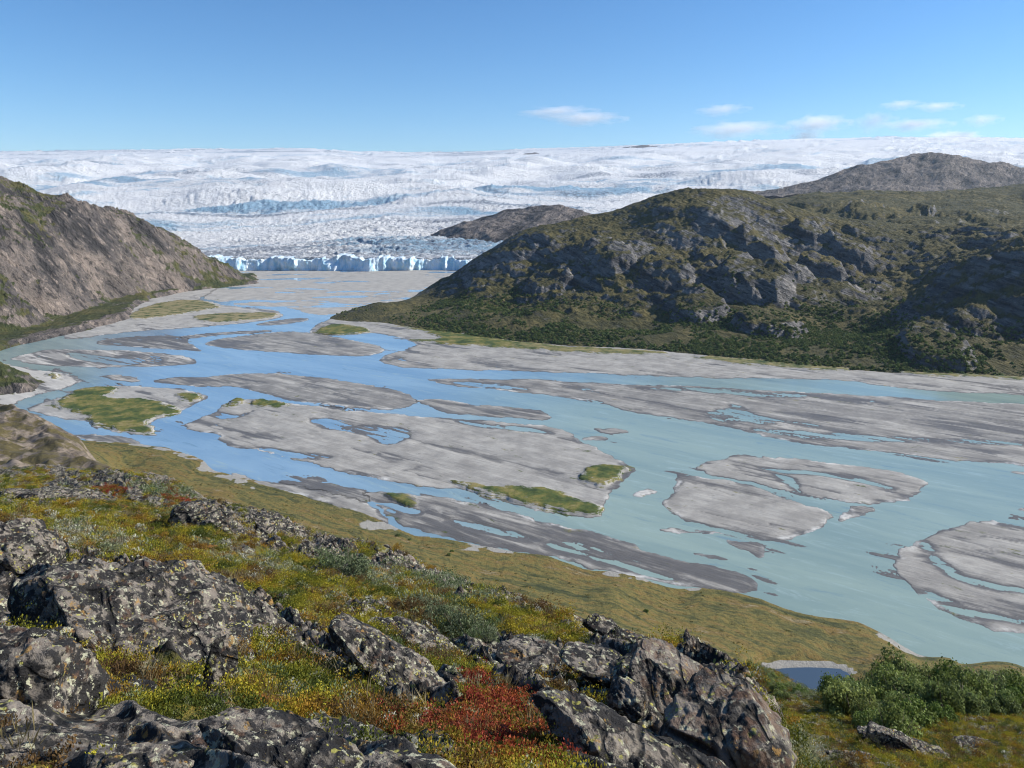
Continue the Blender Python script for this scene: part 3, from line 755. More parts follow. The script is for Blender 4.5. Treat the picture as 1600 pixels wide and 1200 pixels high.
Z = Z0 + amp * rugged(X, Y, [(210, 28), (80, 15), (32, 6), (13, 2.6)], 401, R(-25), 1.6) * (1 - 0.55 * sstep(1560, 1760, Y) * sstep(1000, 500, X)) + amp * 3.0 * fbm(X / 10, Y / 10, 3, 441)
for bx, by, bd, rw, rh in [(1285,405,1480,42,26),(1270,360,1620,36,20),(1190,372,1560,46,20),(1180,470,1330,62,32),(1200,520,1150,50,18),(1090,495,1240,45,16),(1460,560,960,40,14),(950,430,1480,55,20),(1390,335,2250,135,19),(1335,326,2350,108,14),(1500,334,2250,144,18),(1565,347,2080,108,14),(1285,323,2500,126,12),(1450,350,2020,99,12),(1330,395,1560,40,16),(1240,440,1420,36,14),(1040,440,1400,50,18),(860,430,1460,50,18),(1130,395,1500,50,16)]:
    wx_, wy2, _z = px2w(bx, by, bd)
    r = np.hypot((X - wx_) / rw, (Y - wy2) / (rw * (1.2 if bd < 1900 else 0.6)))
    Z = Z + rh * sstep(1.15, 0.72, r + 0.25 * fbm(X / 25, Y / 25, 3, 461)) * (0.75 + 0.25 * (X - wx_) / rw * -1 * 0 + 0.25)
o = grid_obj('hill', X, Y, Z, M_HILL, None, Z > -6)
tag(o, 'broad rounded hill of dark heath and grey outcrops on the right', None, None, 'structure')
HILL = (X, Y, Z)

# -- far mountain behind the hill and the nunatak in the ice
C = ctl([(1165,301,4300),(1250,291,4400),(1330,262,4500),(1400,245,4550),(1440,238,4550),(1480,243,4550),(1550,258,4500),(1620,266,4500),(1720,262,4500),
         (1200,302,4000),(1300,300,3900),(1400,300,3800),(1500,300,3800),(1600,302,3800),(1720,302,3800),(1400,275,4200),(1520,280,4150),(1300,285,4150),(1640,285,4150)])
C += [(x * 1.1, 5300, 180) for x in (1350, 1800, 2200, 2600, 3000, 3500)] + [(1250, 4700, 190), (1500, 5000, 240)]
X, Y, T = fan(0.28, 0.80, 260, np.linspace(3700, 5200, 150))
Z = tps_surface(C, X, Y, 800) + rugged(X, Y, [(420, 40), (150, 20), (60, 9)], 501, R(20), 1.8)
o = grid_obj('mountain', X, Y, Z, M_FAR)
tag(o, 'distant brown mountain standing against the ice cap behind the hill', None, None, 'structure')
C = ctl([(712,350,2950),(739,346,3040),(779,334,3080),(839,325,3100),(869,323,3100),(904,331,3100),(949,345,3080),(969,350,3050),
         (739,355,2850),(819,359,2800),(899,359,2800),(959,359,2850),(819,345,2970),(889,347,2970)])
C += [(-340, 3000, 60), (-200, 3500, 60), (100, 3500, 90), (450, 3400, 70), (450, 3000, 60), (0, 2650, 30), (250, 2650, 30), (-250, 2750, 40)]
X, Y, T = fan(-0.12, 0.16, 200, np.linspace(2650, 3450, 120))
Z = tps_surface(C, X, Y, 300) + rugged(X, Y, [(160, 16), (60, 8), (25, 4)], 541, R(-30), 1.8)
o = grid_obj('nunatak', X, Y, Z, M_FAR)
tag(o, 'brown rock knob rising out of the glacier ice', None, None, 'structure')

for lab, px, py, d, w, h in [('small dark nunatak ridge low on the ice right of the brown knob', 1210,266,6900,60,16), ('tiny dark rock ridge on the skyline at the left centre of the ice cap', 482,239,11000,64,11),
                       ('tiny dark rock on the upper ice above the brown knob', 832,240,10500,40,9), ('dark low rock ridge on the upper ice above the far mountain', 1500,240,9500,80,16), ('second dark speck of rock on the upper ice right of the centre', 1010,228,11500,50,8)]:
    cx_, cy_, cz_ = px2w(px, py + h * 0.42, d)
    hw, hh_ = w * d / FPX * 0.75, h * d / FPX * 0.55
    gx_, gy_ = np.meshgrid(np.linspace(-1.3, 1.3, 44), np.linspace(-1.3, 1.3, 28))
    rr_ = np.hypot(gx_ + 0.15 * fbm(gx_ * 2 + px, gy_ * 2, 3, 551), gy_)
    zz_ = hh_ * (1.0 - rr_ ** 1.3) * (1 + 0.6 * fbm(gx_ * 1.7 + px, gy_ * 1.7, 4, 561)) + 0.1 * hh_ * fbm(gx_ * 6, gy_ * 6 + px, 3, 571)
    o = grid_obj('nunatak', cx_ + gx_ * hw, cy_ + gy_ * hw * 0.9, cz_ + np.where(rr_ > 1, zz_ * 3, zz_), M_FAR)
    tag(o, lab, None, None, 'structure')

#@FG@
# ================================================================== near hillside and meadow bench
SHORE = [(-120,664),(0,668),(60,676),(110,688),(160,690),(220,696),(270,706),(310,718),(330,737),(350,742),(375,747),(425,762),(475,777),(525,792),(560,802),(615,825),(666,840),(770,858),(857,875),(950,895),(1000,905),(1104,923),(1180,938),(1240,958),(1330,977),(1390,1000),(1420,1018),(1480,1030),(1600,1047),(1760,1072)]
C = []   # (pixel column, pixel row, depth) of points on the ground
def shore_pt(px, py, dy, z):
    x, y = plain(px, py)
    y2 = y + dy; x2 = x + dy * 0.25
    return (x2 / y2 * FPX + 800, HOR + FPX * (CAM_Z - z) / y2, y2)
for a, b in SHORE:
    C += [shore_pt(a, b, 0, 0.35), shore_pt(a, b, 26, -3.0), shore_pt(a, b, -14, 2.0)]
C += [(x, 1850, 1.3) for x in (-300, 100, 500, 900, 1300, 1700, 2000)]
C += [(x, 1340, 2.4) for x in (-200, 100, 400, 700)] + [(950,1330,3.0),(1250,1400,4.5),(1600,1380,8),(1900,1380,8)]
C += [(-200,1200,3.5),(0,1200,3.5),(400,1200,3.6),(620,1195,4.0),(800,1200,4.6),(1000,1195,5.6),(1150,1205,6.6),(1228,1215,6.8),
      (-200,1050,6),(0,1080,5.6),(300,1075,6.8),(180,1075,6.4),(100,905,10.5),(0,890,10.5),(330,980,9.5),(400,1010,8.8),(200,885,13),(300,905,15),
      (100,820,24),(0,815,22),(50,785,38),(150,765,52),(205,743,62),(100,738,74),(0,736,80),(-200,735,88),(250,758,56),(300,777,50),(400,793,46),(450,818,42),(500,850,38),(600,872,33),(700,905,29),(800,935,25),(900,968,20),(960,988,17),(1060,1012,14),(1120,1030,12),(1180,1072,10),(1212,1130,8.4),
      (300,850,24),(450,905,19),(600,935,18),(400,830,33),(550,1000,12),(700,985,15.5),(750,1080,9),(650,1130,6.6),(500,1110,6.4),(850,1035,12.5),(950,1065,11),(1000,1120,8.6),(900,1180,5.6),(1100,1105,8.8),(1130,1170,7.2),(600,1055,9.2),(-200,860,18)]
# ground falling away out of sight behind the crest
C += [(205,790,110),(100,770,120),(0,765,125),(-200,750,130),(300,860,100),(300,900,200),(300,865,300),(300,805,430),(400,880,90),(400,930,180),(400,880,300),(500,935,80),(500,985,160),(500,935,300),(500,850,430),
      (650,985,65),(650,1030,140),(650,970,270),(800,1040,58),(800,1085,130),(800,1015,250),(930,1080,45),(930,1130,110),(930,1065,220),(1060,1115,30),(1060,1165,80),(1060,1105,190),(1150,1180,20),(1160,1130,45),
      (205,845,160),(250,775,480),(205,775,430)]
# the flank further along on the left
C += [(-200,640,460),(0,646,450),(60,655,405),(120,690,330),(180,737,240),(0,730,185),(50,728,200),(50,697,300),(100,722,238),(0,690,300),(-200,690,300),
      (60,705,520),(120,722,440),(185,772,330),(0,680,600),(-150,668,640),(120,706,560),(200,760,480),(240,800,330),(250,770,430)]
# bench
C += [(200,733,572),(250,722,588),(300,762,528),(400,800,482),(500,840,442),(500,805,488),(650,880,412),(650,860,432),(800,930,372),(800,895,408),(930,965,352),(950,930,380),(1060,1005,330),(1060,955,372),(1160,1030,322),(1250,1005,342),(1400,1045,320),(1250,1060,314),(1350,1070,308)]
# slope at the lower right, with bushes
C += [(1240,1190,28),(1250,1150,40),(1250,1112,58),(1220,1084,85),(1200,1052,110),(1168,1040,124),(1190,1085,180),(1250,1112,150),(1240,1112,240),(1250,1094,286),
      (1400,1195,28),(1400,1150,45),(1400,1118,66),(1400,1085,95),(1400,1085,108),(1400,1115,165),(1400,1105,245),(1320,1114,60),(1320,1100,90),(1280,1104,100),(1280,1116,135),
      (1600,1190,30),(1600,1150,50),(1600,1112,80),(1600,1090,106),(1600,1132,165),(1600,1122,235),(1500,1110,75),(1500,1088,100),
      (1900,1200,30),(1900,1115,90),(1900,1150,160),(1900,1145,230),(1900,1110,310),
      (1245,1290,12),(1250,1240,19),(1400,1300,16),(1600,1290,18)]
tp = TPS([(2.5 * (a - 800) / FPX, math.log(d)) for a, b, d in C], [b for a, b, d in C], 1e-4)
Yn = np.concatenate([np.exp(np.linspace(math.log(1.7), math.log(14), 340, endpoint=False)), np.exp(np.linspace(math.log(14), math.log(125), 250, endpoint=False)), np.exp(np.linspace(math.log(125), math.log(300), 60, endpoint=False)), np.linspace(300, 790, 210)])
side_ = 0.79 + 0.0022 * (1.24 ** np.arange(1, 31) - 1) / 0.24
TN = np.concatenate([-side_[::-1], np.linspace(-0.79, 0.79, 720), side_])      # wider than the picture, coarser outside it
T, Y = np.meshgrid(TN, Yn); X = T * Y
PYn = upsample(lambda t, y: tp(2.5 * np.clip(t, -0.9, 0.9), np.log(y)), T, Y, 2)
Z = CAM_Z - (PYn - HOR) / FPX * Y
Zbase = Z.copy()
POND = np.array([px2w(a, b, FPX * 196 / (b - HOR))[:2] for a, b in smooth_poly([(1195,1049),(1240,1043),(1300,1044),(1324,1050),(1332,1066),(1300,1080),(1240,1080),(1205,1066)], 2)])
bench = sstep(26, 14, Z) * sstep(250, 300, Y)
farw = sstep(105, 160, Y) * (1 - bench)
Pw = T * FPX + 800
rel = np.zeros(X.shape)
for k, lam in enumerate((30, 11, 4.2, 1.7, 0.7, 0.28)):
    rel += 0.075 * lam * np.clip(Y / (6.5 * lam), 0, 1) * pn2(X / lam + 3.1 * k, Y / lam, 600 + k) * 1.4 * (np.clip(lam * 60 / Y, 0, 1))
Z = Z + rel * (1 - 0.85 * bench) * (1 - 0.3 * farw)
Z = Z + farw * rugged(X, Y, [(60, 5), (22, 3), (8, 1.6)], 641, R(-35), 2.0) * sstep(6, 40, Zbase)
Z = Z + bench * (0.5 * fbm(X / 30, Y / 30, 4, 651) + 0.25 * fbm(X / 6, Y / 6, 3, 661)) * sstep(0.2, 2.0, Zbase)
Z = np.where((bench > 0.02) & (Zbase > 0.25), np.maximum(Z, np.minimum(0.55, Zbase)), Z)
PPY = HOR + FPX * (CAM_Z - Z) / Y
# where the heath grows (outlines read off the photograph, in pixels), bedrock elsewhere
VEG = [
 [(-100,790),(60,795),(130,770),(200,785),(300,800),(440,870),(560,890),(640,900),(700,925),(800,945),(920,1000),(900,1020),(860,1012),(790,985),(740,1005),(650,985),(640,960),(560,930),(480,930),(420,935),(340,905),(230,880),(100,862),(85,830),(-100,800)],
 [(355,1000),(430,1008),(520,1045),(600,1085),(650,1140),(560,1135),(400,1120),(345,1110),(362,1060)],
 [(100,1048),(180,1062),(270,1075),(345,1110),(340,1135),(240,1110),(150,1115),(95,1090)],
 [(425,935),(530,930),(600,970),(680,1008),(775,1062),(740,1075),(640,1042),(540,1000),(440,958)],
 [(720,1065),(790,1078),(840,1105),(862,1150),(890,1200),(780,1200),(680,1165),(600,1132),(640,1118),(700,1130),(722,1100)],
 [(872,1065),(925,1082),(955,1112),(900,1098)], [(1010,1092),(1085,1108),(1092,1155),(1015,1122)], [(1010,990),(1070,1010),(1050,1030),(980,1010)],
 [(1215,1060),(1300,1090),(1700,1080),(1700,1300),(1260,1300),(1232,1200)], [(1150,1035),(1340,1040),(1700,1030),(1700,1100),(1215,1100)],
 [(0,745),(90,742),(60,765),(0,775)], [(-100,1150),(60,1160),(110,1200),(-100,1300)],
]
RED = [[(715,1062),(795,1078),(845,1105),(868,1150),(895,1205),(780,1205),(670,1168),(590,1132),(640,1112),(700,1130),(722,1100)],
       [(245,770),(275,775),(300,792),(268,790)], [(150,767),(190,766),(195,773),(160,774)]]
PALE = [[(55,808),(110,812),(170,838),(222,866),(130,862),(85,838)],[(300,845),(385,868),(490,895),(430,905),(330,875)],[(560,900),(690,918),(690,930),(570,915)],[(820,1010),(880,1020),(880,1050),(820,1040)],[(240,790),(330,800),(330,815),(250,805)],[(1235,1120),(1290,1160),(1310,1210),(1250,1210)],[(1220,1075),(1275,1080),(1275,1100),(1230,1098)]]
WILLOW = [[(478,868),(560,880),(645,915),(600,925),(500,895)],[(640,940),(700,935),(790,975),(800,1000),(720,1012),(650,985)],[(600,880),(680,905),(800,945),(780,950),(690,925),(600,892)],[(1150,1035),(1300,1075),(1300,1095),(1210,1085)],[(205,745),(300,775),(290,790),(210,768)]]
near = (Y < 135)
def zone(polys, soft):
    a = np.full(X.shape, -40.0)
    jx = 9 * fbm(X / Y * 30, np.log(Y) * 14, 3, 671); jy = 9 * fbm(X / Y * 30, np.log(Y) * 14, 3, 681)
    for p in polys:
        a = np.where(near, np.maximum(a, sdf(smooth_poly(p, 1), Pw + jx, PPY + jy, 40.0)), a)
    return sstep(-soft, soft, a)
veg = zone(VEG, 10)
patchy = fbm(X / 2.2, Y / 2.2, 4, 691)
veg = np.clip(np.where(veg > 0.5, veg - 0.9 * sstep(0.28, 0.42, patchy), veg + 0.9 * sstep(0.22, 0.38, fbm(X / 1.6 + 9, Y / 1.6, 4, 701))), 0, 1)
red = zone(RED, 8); palez = zone(PALE, 9); wil = zone(WILLOW, 7)
rockw = (1 - veg) * near
c_, s_ = math.cos(R(-35)), math.sin(R(-35))
ru, rv = X * c_ + Y * s_, -X * s_ + Y * c_
Z = Z + rockw * np.clip(Y / 7, 0.35, 1.6) * (0.16 * (ridged(ru / 2.6, rv / 0.7, 4, 711, 0.55) - 0.7) + 0.10 * fbm(ru / 0.9, rv / 0.5, 4, 721)) * sstep(90, 50, Y)
mound = np.clip(1 - 2.2 * np.abs(fbm(X / 1.1, Y / 1.1, 2, 725, 0.45)), 0, 1)
Z = Z + veg * near * np.clip(Y / 9, 0.5, 2.2) * 0.13 * (mound - 0.5)
dp = sdf(POND, X, Y, 14.0)
ring = sstep(-7, -1, dp)
Z = np.where(dp > -10, Z * (1 - sstep(-9, -2.5, dp)) + sstep(-9, -2.5, dp) * 4.35, Z)
Z = np.where(dp > -2.5, 4.35 - 1.2 * sstep(-2.0, 1.5, dp), Z)
# beach along the shore
sl = np.array([plain(a, b) for a, b in SHORE])
dsh = np.full(X.shape, 60.0)
selb = bench > 0.01
for (a, b), (c, d) in zip(sl[:-1], sl[1:]):
    ex, ey = c - a, d - b
    t_ = np.clip(((X - a) * ex + (Y - b) * ey) / (ex * ex + ey * ey), 0, 1)
    dsh = np.where(selb, np.minimum(dsh, np.hypot(X - a - t_ * ex, Y - b - t_ * ey)), dsh)
wide = 3.6 + 20 * sstep(330, 400, Pw) * sstep(800, 640, Pw) * (0.5 + fbm(X / 40, Y / 40, 3, 739)) + 5 * np.clip(fbm(X / 70, Y / 70, 3, 731) + 0.1, 0, 1) + 4 * sstep(600, 300, Pw) * sstep(260, 330, Pw)
beach = sstep(wide * 1.5, wide * 0.5, dsh) * sstep(1500, 1420, Pw) * (0.25 + 0.75 * sstep(-0.12, 0.12, fbm(X / 60, Y / 60, 4, 736)) * sstep(-0.3, 0.1, fbm(X / 12, Y / 12, 3, 737)))
beach = np.maximum(beach, sstep(-5.0, -3.5, dp) * sstep(319, 322, Y) * sstep(5, 2, dp))
o = grid_obj('hillside', X, Y, Z, M_NEAR, {'veg': veg, 'far': farw, 'bench': bench, 'beach': beach}, (Z > -1.8) & ((np.abs(T) < 0.80) | (Y < 220)))
tag(o, 'heath covered rocky hillside in front running down to the olive river meadow', None, None, 'structure')
NEAR = (X, Y, Z)
m = Mat('pond_water'); m.b.inputs['Specular IOR Level'].default_value = 0.5
M_POND = m.done((0.055, 0.080, 0.11), 0.06, m.bump(m.noise(m.geo(), 1.2, 3, 0.6), 0.02, 0.3))
pv = [(a, b, 3.9) for a, b in np.array(POND)]
pm = bpy.data.meshes.new('pond'); cxy = POND.mean(0)
pv = [((a - cxy[0]) * 1.12 + cxy[0], (b - cxy[1]) * 1.12 + cxy[1], 3.9) for a, b in POND]
pm.from_pydata(pv, [], [list(range(len(pv)))]); pm.materials.append(M_POND)
tag(obj('pond', pm), 'small dark blue pond with a white sand rim in the meadow', None, None, 'structure')

def hit(px, py):
    """first point of the near ground seen at a pixel"""
    c = int(np.argmin(np.abs(TN - (px - 800) / FPX)))
    col = HOR + FPX * (CAM_Z - NEAR[2][:, c]) / Yn
    k = np.nonzero(col <= py)[0]
    k = k[0] if len(k) else len(Yn) - 1
    return float(NEAR[0][k, c]), float(Yn[k]), float(NEAR[2][k, c])

def ground_z(x, y):
    t = x / y
    c = np.clip(np.interp(t, TN, np.arange(len(TN))), 0, len(TN) - 1.001); r = np.clip(np.interp(y, Yn, np.arange(len(Yn))), 0, len(Yn) - 1.001)
    c0 = int(c); r0 = int(r); fc = c - c0; fr = r - r0; Q = NEAR[2]
    return float((Q[r0, c0] * (1 - fc) + Q[r0, c0 + 1] * fc) * (1 - fr) + (Q[r0 + 1, c0] * (1 - fc) + Q[r0 + 1, c0 + 1] * fc) * fr)

# ------------------------------------------------------------------ rocks
def cube_sphere(n):
    import itertools
    V = []; F = []
    a = np.tan(np.linspace(-math.pi / 4, math.pi / 4, n + 1))
    U_, W_ = np.meshgrid(a, a)
    o1 = np.ones_like(U_)
    base = 0
    for f in ((o1, U_, W_), (-o1, -U_, W_), (-U_, o1, W_), (U_, -o1, W_), (-W_, U_, o1), (W_, U_, -o1)):
        V.append(np.stack(f, -1).reshape(-1, 3))
        F.append(grid_faces(n + 1, n + 1) + base); base += (n + 1) ** 2
    V = np.concatenate(V); F = np.concatenate(F)
    V = V / np.linalg.norm(V, axis=1)[:, None]
    key = np.round(V, 5); _, idx, inv = np.unique(key, axis=0, return_index=True, return_inverse=True)
    inv = inv.ravel()
    return V[idx], inv[F]

_CS = {}
def rock_mesh(name, a, b, c, seed, mat, n=44, cuts=14, rough=1.0, slabby=0.0):
    """an angular, layered boulder of half sizes a, b, c"""
    if n not in _CS: _CS[n] = cube_sphere(n)
    D, F = _CS[n]
    rs = np.random.RandomState(seed)
    # rounded box by the support of random cutting planes
    r = np.full(len(D), 1.0)
    pw = 2.7
    r = (np.abs(D) ** pw).sum(1) ** (-1 / pw)
    for _ in range(cuts):
        nrm = rs.normal(size=3); nrm /= np.linalg.norm(nrm)
        dd = rs.uniform(0.66, 0.95)
        dot = D @ nrm
        lim = np.where(dot > 0.05, dd / np.maximum(dot, 0.05), 9)
        r = np.minimum(r, lim)
    P = D * r[:, None] * np.array([a, b, c])
    s = (a * b * c) ** (1 / 3)
    ax = rs.uniform(-0.18, 0.18); lay = np.array([math.sin(0.6 + ax) * 0.9, -0.25, math.cos(0.6 + ax)])
    q = P @ lay
    w = pn3(P[:, 0] / s * 0.8 + seed, P[:, 1] / s * 0.8, P[:, 2] / s * 0.8, seed)
    strata = pn3(P[:, 0] / s * 0.9, P[:, 1] / s * 0.9 + seed, (q / s + 0.25 * w) * 7, seed + 1)
    st2 = 1 - np.abs(pn3(P[:, 0] / s * 1.5 + 5, P[:, 1] / s * 1.5 + seed, (q / s + 0.2 * w) * 4, seed + 2)) * 2
    f = 0
    for o_, (fr, am) in enumerate(((2.0, 0.10), (4.1, 0.06), (9, 0.035), (19, 0.022), (38, 0.012))):
        f = f + am * pn3(P[:, 0] / s * fr + seed, P[:, 1] / s * fr, P[:, 2] / s * fr, seed + 3 + o_) * 1.5
    P = P + D * (s * rough * (0.085 * strata - 0.15 * np.clip(st2 - 0.6, 0, 1) + f + 0.12 * w))[:, None]
    return mesh_np(name, P, F, mat)

M_ROCK = mat_rock('lichen_rock', 1.4)
M_ROCKN = mat_rock('lichen_rock_near', 2.4, (0, R(-35), R(30)))
M_RUST = mat_rock('rusty_rock', 1.7, (0, R(-62), R(-20)), 0.36, 0.075)
ROCKS = [ # label, centre px, py, width, height, depth ratio, turn, material, tilt
 ('huge lichen crusted outcrop with yellow spots at the left', 215,965,310,190,0.9,-18,M_ROCKN,14),
 ('lichen covered outcrop at the left edge below the huge one', 40,1040,190,150,0.9,10,M_ROCKN,8),
 ('rounded grey rock at the left edge above the huge outcrop', 20,842,125,80,0.9,0,M_ROCKN,10),
 ('small boulder with a black shaded side on top of the huge outcrop', 292,896,88,44,0.8,-10,M_ROCKN,6),
 ('long dark slab running down from the huge outcrop', 430,985,250,75,0.45,-20,M_ROCKN,24),
 ('upright pale rock spur at the foot of the huge outcrop', 345,1040,52,95,0.9,25,M_ROCKN,0),
 ('flat topped dark rock at the bottom of the picture with grey streaks', 470,1175,300,95,0.7,-6,M_ROCKN,8),
 ('pale yellow lichen mound at the bottom left', 205,1180,140,60,0.8,5,M_ROCKN,4),
 ('dark rough rock in the bottom left corner', 60,1160,200,80,0.8,12,M_ROCKN,5),
 ('low dark rock at the bottom beside the red plants', 640,1195,120,40,0.8,-10,M_ROCKN,8),
 ('grey ledge below the crest at the upper left', 125,775,150,32,0.5,-6,M_ROCK,6),
 ('dark ledge at the left edge below the crest', 20,772,70,30,0.6,0,M_ROCK,4),
 ('broken grey ledge below the crest with a dark underside', 345,818,130,44,0.5,-14,M_ROCK,14),
 ('reddish grey rock strip along the crest', 455,830,110,26,0.5,-22,M_ROCK,18),
 ('small grey ledge in the heath right of the dark underside ledge', 245,785,80,20,0.5,-8,M_ROCK,8),
 ('dark striped slab above the red plants', 635,1045,230,64,0.4,-24,M_ROCKN,24),
 ('short dark ledge below the grey green shrub', 620,985,90,30,0.5,-24,M_ROCK,18),
 ('dark narrow ledge left of the shrub', 680,1000,120,34,0.45,-22,M_ROCK,18),
 ('grey pale speckled rock right of the shrub', 845,1025,110,54,0.8,-10,M_ROCK,12),
 ('dark pointed boulder on the skyline of the crest', 945,980,74,36,0.7,-25,M_ROCK,16),
 ('flat grey rock along the crest right of the pointed boulder', 1010,1004,90,24,0.5,-16,M_ROCK,14),
 ('grey dark block in front of the pointed boulder', 945,1035,110,60,0.8,-14,M_ROCK,10),
 ('big grey block with a smooth face in the right outcrop', 1020,1060,120,70,0.8,-12,M_ROCK,12),
 ('hunched boulder with a black hollow beside it', 985,1095,66,70,0.8,12,M_ROCK,4),
 ('rust brown crag at the top of the right outcrop', 1095,1080,190,100,0.8,-20,M_RUST,22),
 ('pale grey blocky rock in the right outcrop face', 1118,1098,62,60,0.8,10,M_ROCK,6),
 ('steep brown rounded cliff at the right end of the outcrop', 1138,1142,170,180,1.0,-24,M_RUST,26),
 ('dark rough rock under the pale blocky rock', 1120,1165,120,70,0.8,-18,M_ROCK,16),
 ('wide striped dark slab at the bottom right of the outcrop', 970,1160,240,80,0.5,-16,M_ROCK,18),
 ('small dark rock left of the wide striped slab', 850,1110,70,40,0.8,-10,M_ROCK,10),
 ('bottom slab with grey streaks below the cliff', 1090,1200,190,60,0.7,-12,M_ROCK,14),
 ('black and grey rock rib in the heath at the lower right', 1445,1165,130,56,0.5,-26,M_ROCK,22),
 ('low rough rock left of the lower right rib', 1390,1150,90,34,0.6,-20,M_ROCK,14),
 ('grey flat stone patch at the bottom right', 1340,1180,90,22,0.6,-14,M_ROCK,10),
 ('dark ledge in the heath at the right edge', 1560,1165,100,22,0.5,-18,M_ROCK,12),
]
for i, (lab, px, py, w, h, dr, turn, mt, tilt) in enumerate(ROCKS):
    x, y, z = hit(px, py + h * 0.34)
    a = w / 2 * y / FPX * 1.06
    th = math.atan2(py - HOR, FPX)
    hh = h / 2 * y / FPX * math.cos(th) * 1.04
    b = a * dr
    b = min(b, 1.1 * hh / math.sin(th))
    b = max(b, 0.5 * hh)
    cc = math.sqrt(max(hh * hh - (b * math.sin(th)) ** 2, (0.42 * hh) ** 2)) / math.cos(th)
    cc *= 1.12
    dist = y + b * 0.55
    if w > 95 or 'ledge' in lab:          # outcrops are rooted: only the upper part stands out of the ground
        k_ = 1.5
        a *= 1.25; b *= 1.4; cc *= 0.86
        sink = cc * (k_ - 1.0) * 1.0 + 0.06 * a; cc *= k_
    else:
        sink = 0.12 * cc
    wx_, wy2, wz = px2w(px, py, dist)
    wz -= sink + (0.25 * hh if px > 1250 else 0)
    big_ = w > 150
    o = obj('rock_outcrop' if w > 95 else 'boulder', rock_mesh('rock', a, b, cc, 40 + i * 7, mt, 64 if big_ else 40, 8 if mt is M_RUST else 12, 0.55 if mt is M_RUST else 0.8))
    o.location = (wx_, wy2, wz)
    o.rotation_euler = (R(-10), R(tilt + (5 if w > 95 and px < 1250 else (-9 if px > 1250 else 0))), R(turn * 0.7 - 4))
    tag(o, lab, 'rock')

# ------------------------------------------------------------------ leaves and low plants
def leaf_mat(name, cols, tint=True, trans=0.25):
    m = Mat(name)
    if tint:
        c = m.attrc('tint', 'INSTANCER')
    else:
        inf = m.new('ShaderNodeObjectInfo').outputs['Random']
        c = m.ramp(inf, [(k / max(1, len(cols) - 1), col) for k, col in enumerate(cols)])
    v = m.attr('shade')
    c = m.mix(1.0, c, m.ramp(v, [(0, (0.55, 0.55, 0.55)), (1, (1.35, 1.35, 1.35))]), 'MULTIPLY')
    m.put(m.b.inputs['Base Color'], c)
    m.b.inputs['Roughness'].default_value = 0.7
    m.b.inputs['Specular IOR Level'].default_value = 0.15
    t = m.new('ShaderNodeBsdfTranslucent'); m.put(t.inputs[0], c)
    a = m.new('ShaderNodeMixShader'); a.inputs[0].default_value = trans
    out = m.n['Material Output']
    m.t.links.new(m.b.outputs[0], a.inputs[1]); m.t.links.new(t.outputs[0], a.inputs[2]); m.t.links.new(a.outputs[0], out.inputs[0])
    return m.m

def leaves(P, N, L, W, rs):
    """one folded quad leaf per point: P centres, N directions, L lengths, W widths"""
    n = len(P)
    side = np.cross(N, rs.normal(size=(n, 3))); side /= np.linalg.norm(side, axis=1)[:, None] + 1e-9
    l = (N * L[:, None]); s = side * W[:, None] / 2
    V = np.stack([P, P + l * 0.5 + s, P + l, P + l * 0.5 - s], 1).reshape(-1, 3)
    return V, np.arange(4 * n).reshape(n, 4)

def tuft(name, seed, n, rad, hgt, L, W, mat, up=0.7, clump=5, shell=0.55):
    rs = np.random.RandomState(seed)
    cen = rs.normal(size=(clump, 3)) * [rad * 0.5, rad * 0.5, 0]
    d = rs.normal(size=(n, 3)); d[:, 2] = np.abs(d[:, 2]); d /= np.linalg.norm(d, axis=1)[:, None]
    rr = rs.uniform(shell, 1, n) * rs.uniform(0.75, 1.15, clump)[np.arange(n) % clump]
    P = cen[np.arange(n) % clump] + d * rr[:, None] * [rad * 0.6, rad * 0.6, hgt]
    N = d * (1 - up) + rs.normal(size=(n, 3)) * 0.35 + [0, 0, up]
    N /= np.linalg.norm(N, axis=1)[:, None]
    V, F = leaves(P, N, L * rs.uniform(0.6, 1.3, n), W * rs.uniform(0.6, 1.3, n), rs)
    sh = np.repeat(np.clip(rs.uniform(0, 1, n), 0, 1), 4)
    return mesh_np(name, V, F, mat, {'shade': sh}, False)

def bush(name, seed, n, rad, hgt, L, W, mat, lobes=16):
    rs = np.random.RandomState(seed)
    d = rs.normal(size=(lobes, 3)); d[:, 2] = np.abs(d[:, 2]) * 0.9; d /= np.linalg.norm(d, axis=1)[:, None]
    cen = d * rs.uniform(0.35, 0.85, lobes)[:, None] * [rad, rad, hgt]
    lr = rs.uniform(0.22, 0.42, lobes) * rad
    k = rs.randint(0, lobes, n)
    e = rs.normal(size=(n, 3)); e /= np.linalg.norm(e, axis=1)[:, None]
    P = cen[k] + e * (lr[k] * rs.uniform(0.45, 1.0, n) ** 0.6)[:, None] * [1, 1, 0.95]
    spk = rs.uniform(size=n) < 0.06
    P[spk] += [0, 0, 1] * (rs.uniform(0.1, 0.3, spk.sum()) * hgt)[:, None]
    P[:, 2] = np.maximum(P[:, 2], 0.02)
    E2 = e + rs.normal(size=(n, 3)) * 0.35
    N = np.cross(E2, rs.normal(size=(n, 3))); N /= np.linalg.norm(N, axis=1)[:, None]; N = N + [0, 0, 0.25] + 0.3 * e; N /= np.linalg.norm(N, axis=1)[:, None]
    sd = np.cross(E2, N); sd /= np.linalg.norm(sd, axis=1)[:, None]
    l_ = N * (L * rs.uniform(0.6, 1.3, n))[:, None]; w_ = sd * (W * rs.uniform(0.6, 1.3, n) / 2)[:, None]
    V = np.stack([P - l_ * 0.5, P + w_, P + l_ * 0.5, P - w_], 1).reshape(-1, 3); F = np.arange(4 * n).reshape(n, 4)
    sh = np.repeat(np.clip(0.5 + 0.25 * rs.normal(size=lobes)[k] + 0.2 * rs.normal(size=n), 0, 1), 4)
    return mesh_np(name, V, F, mat, {'shade': sh}, False)

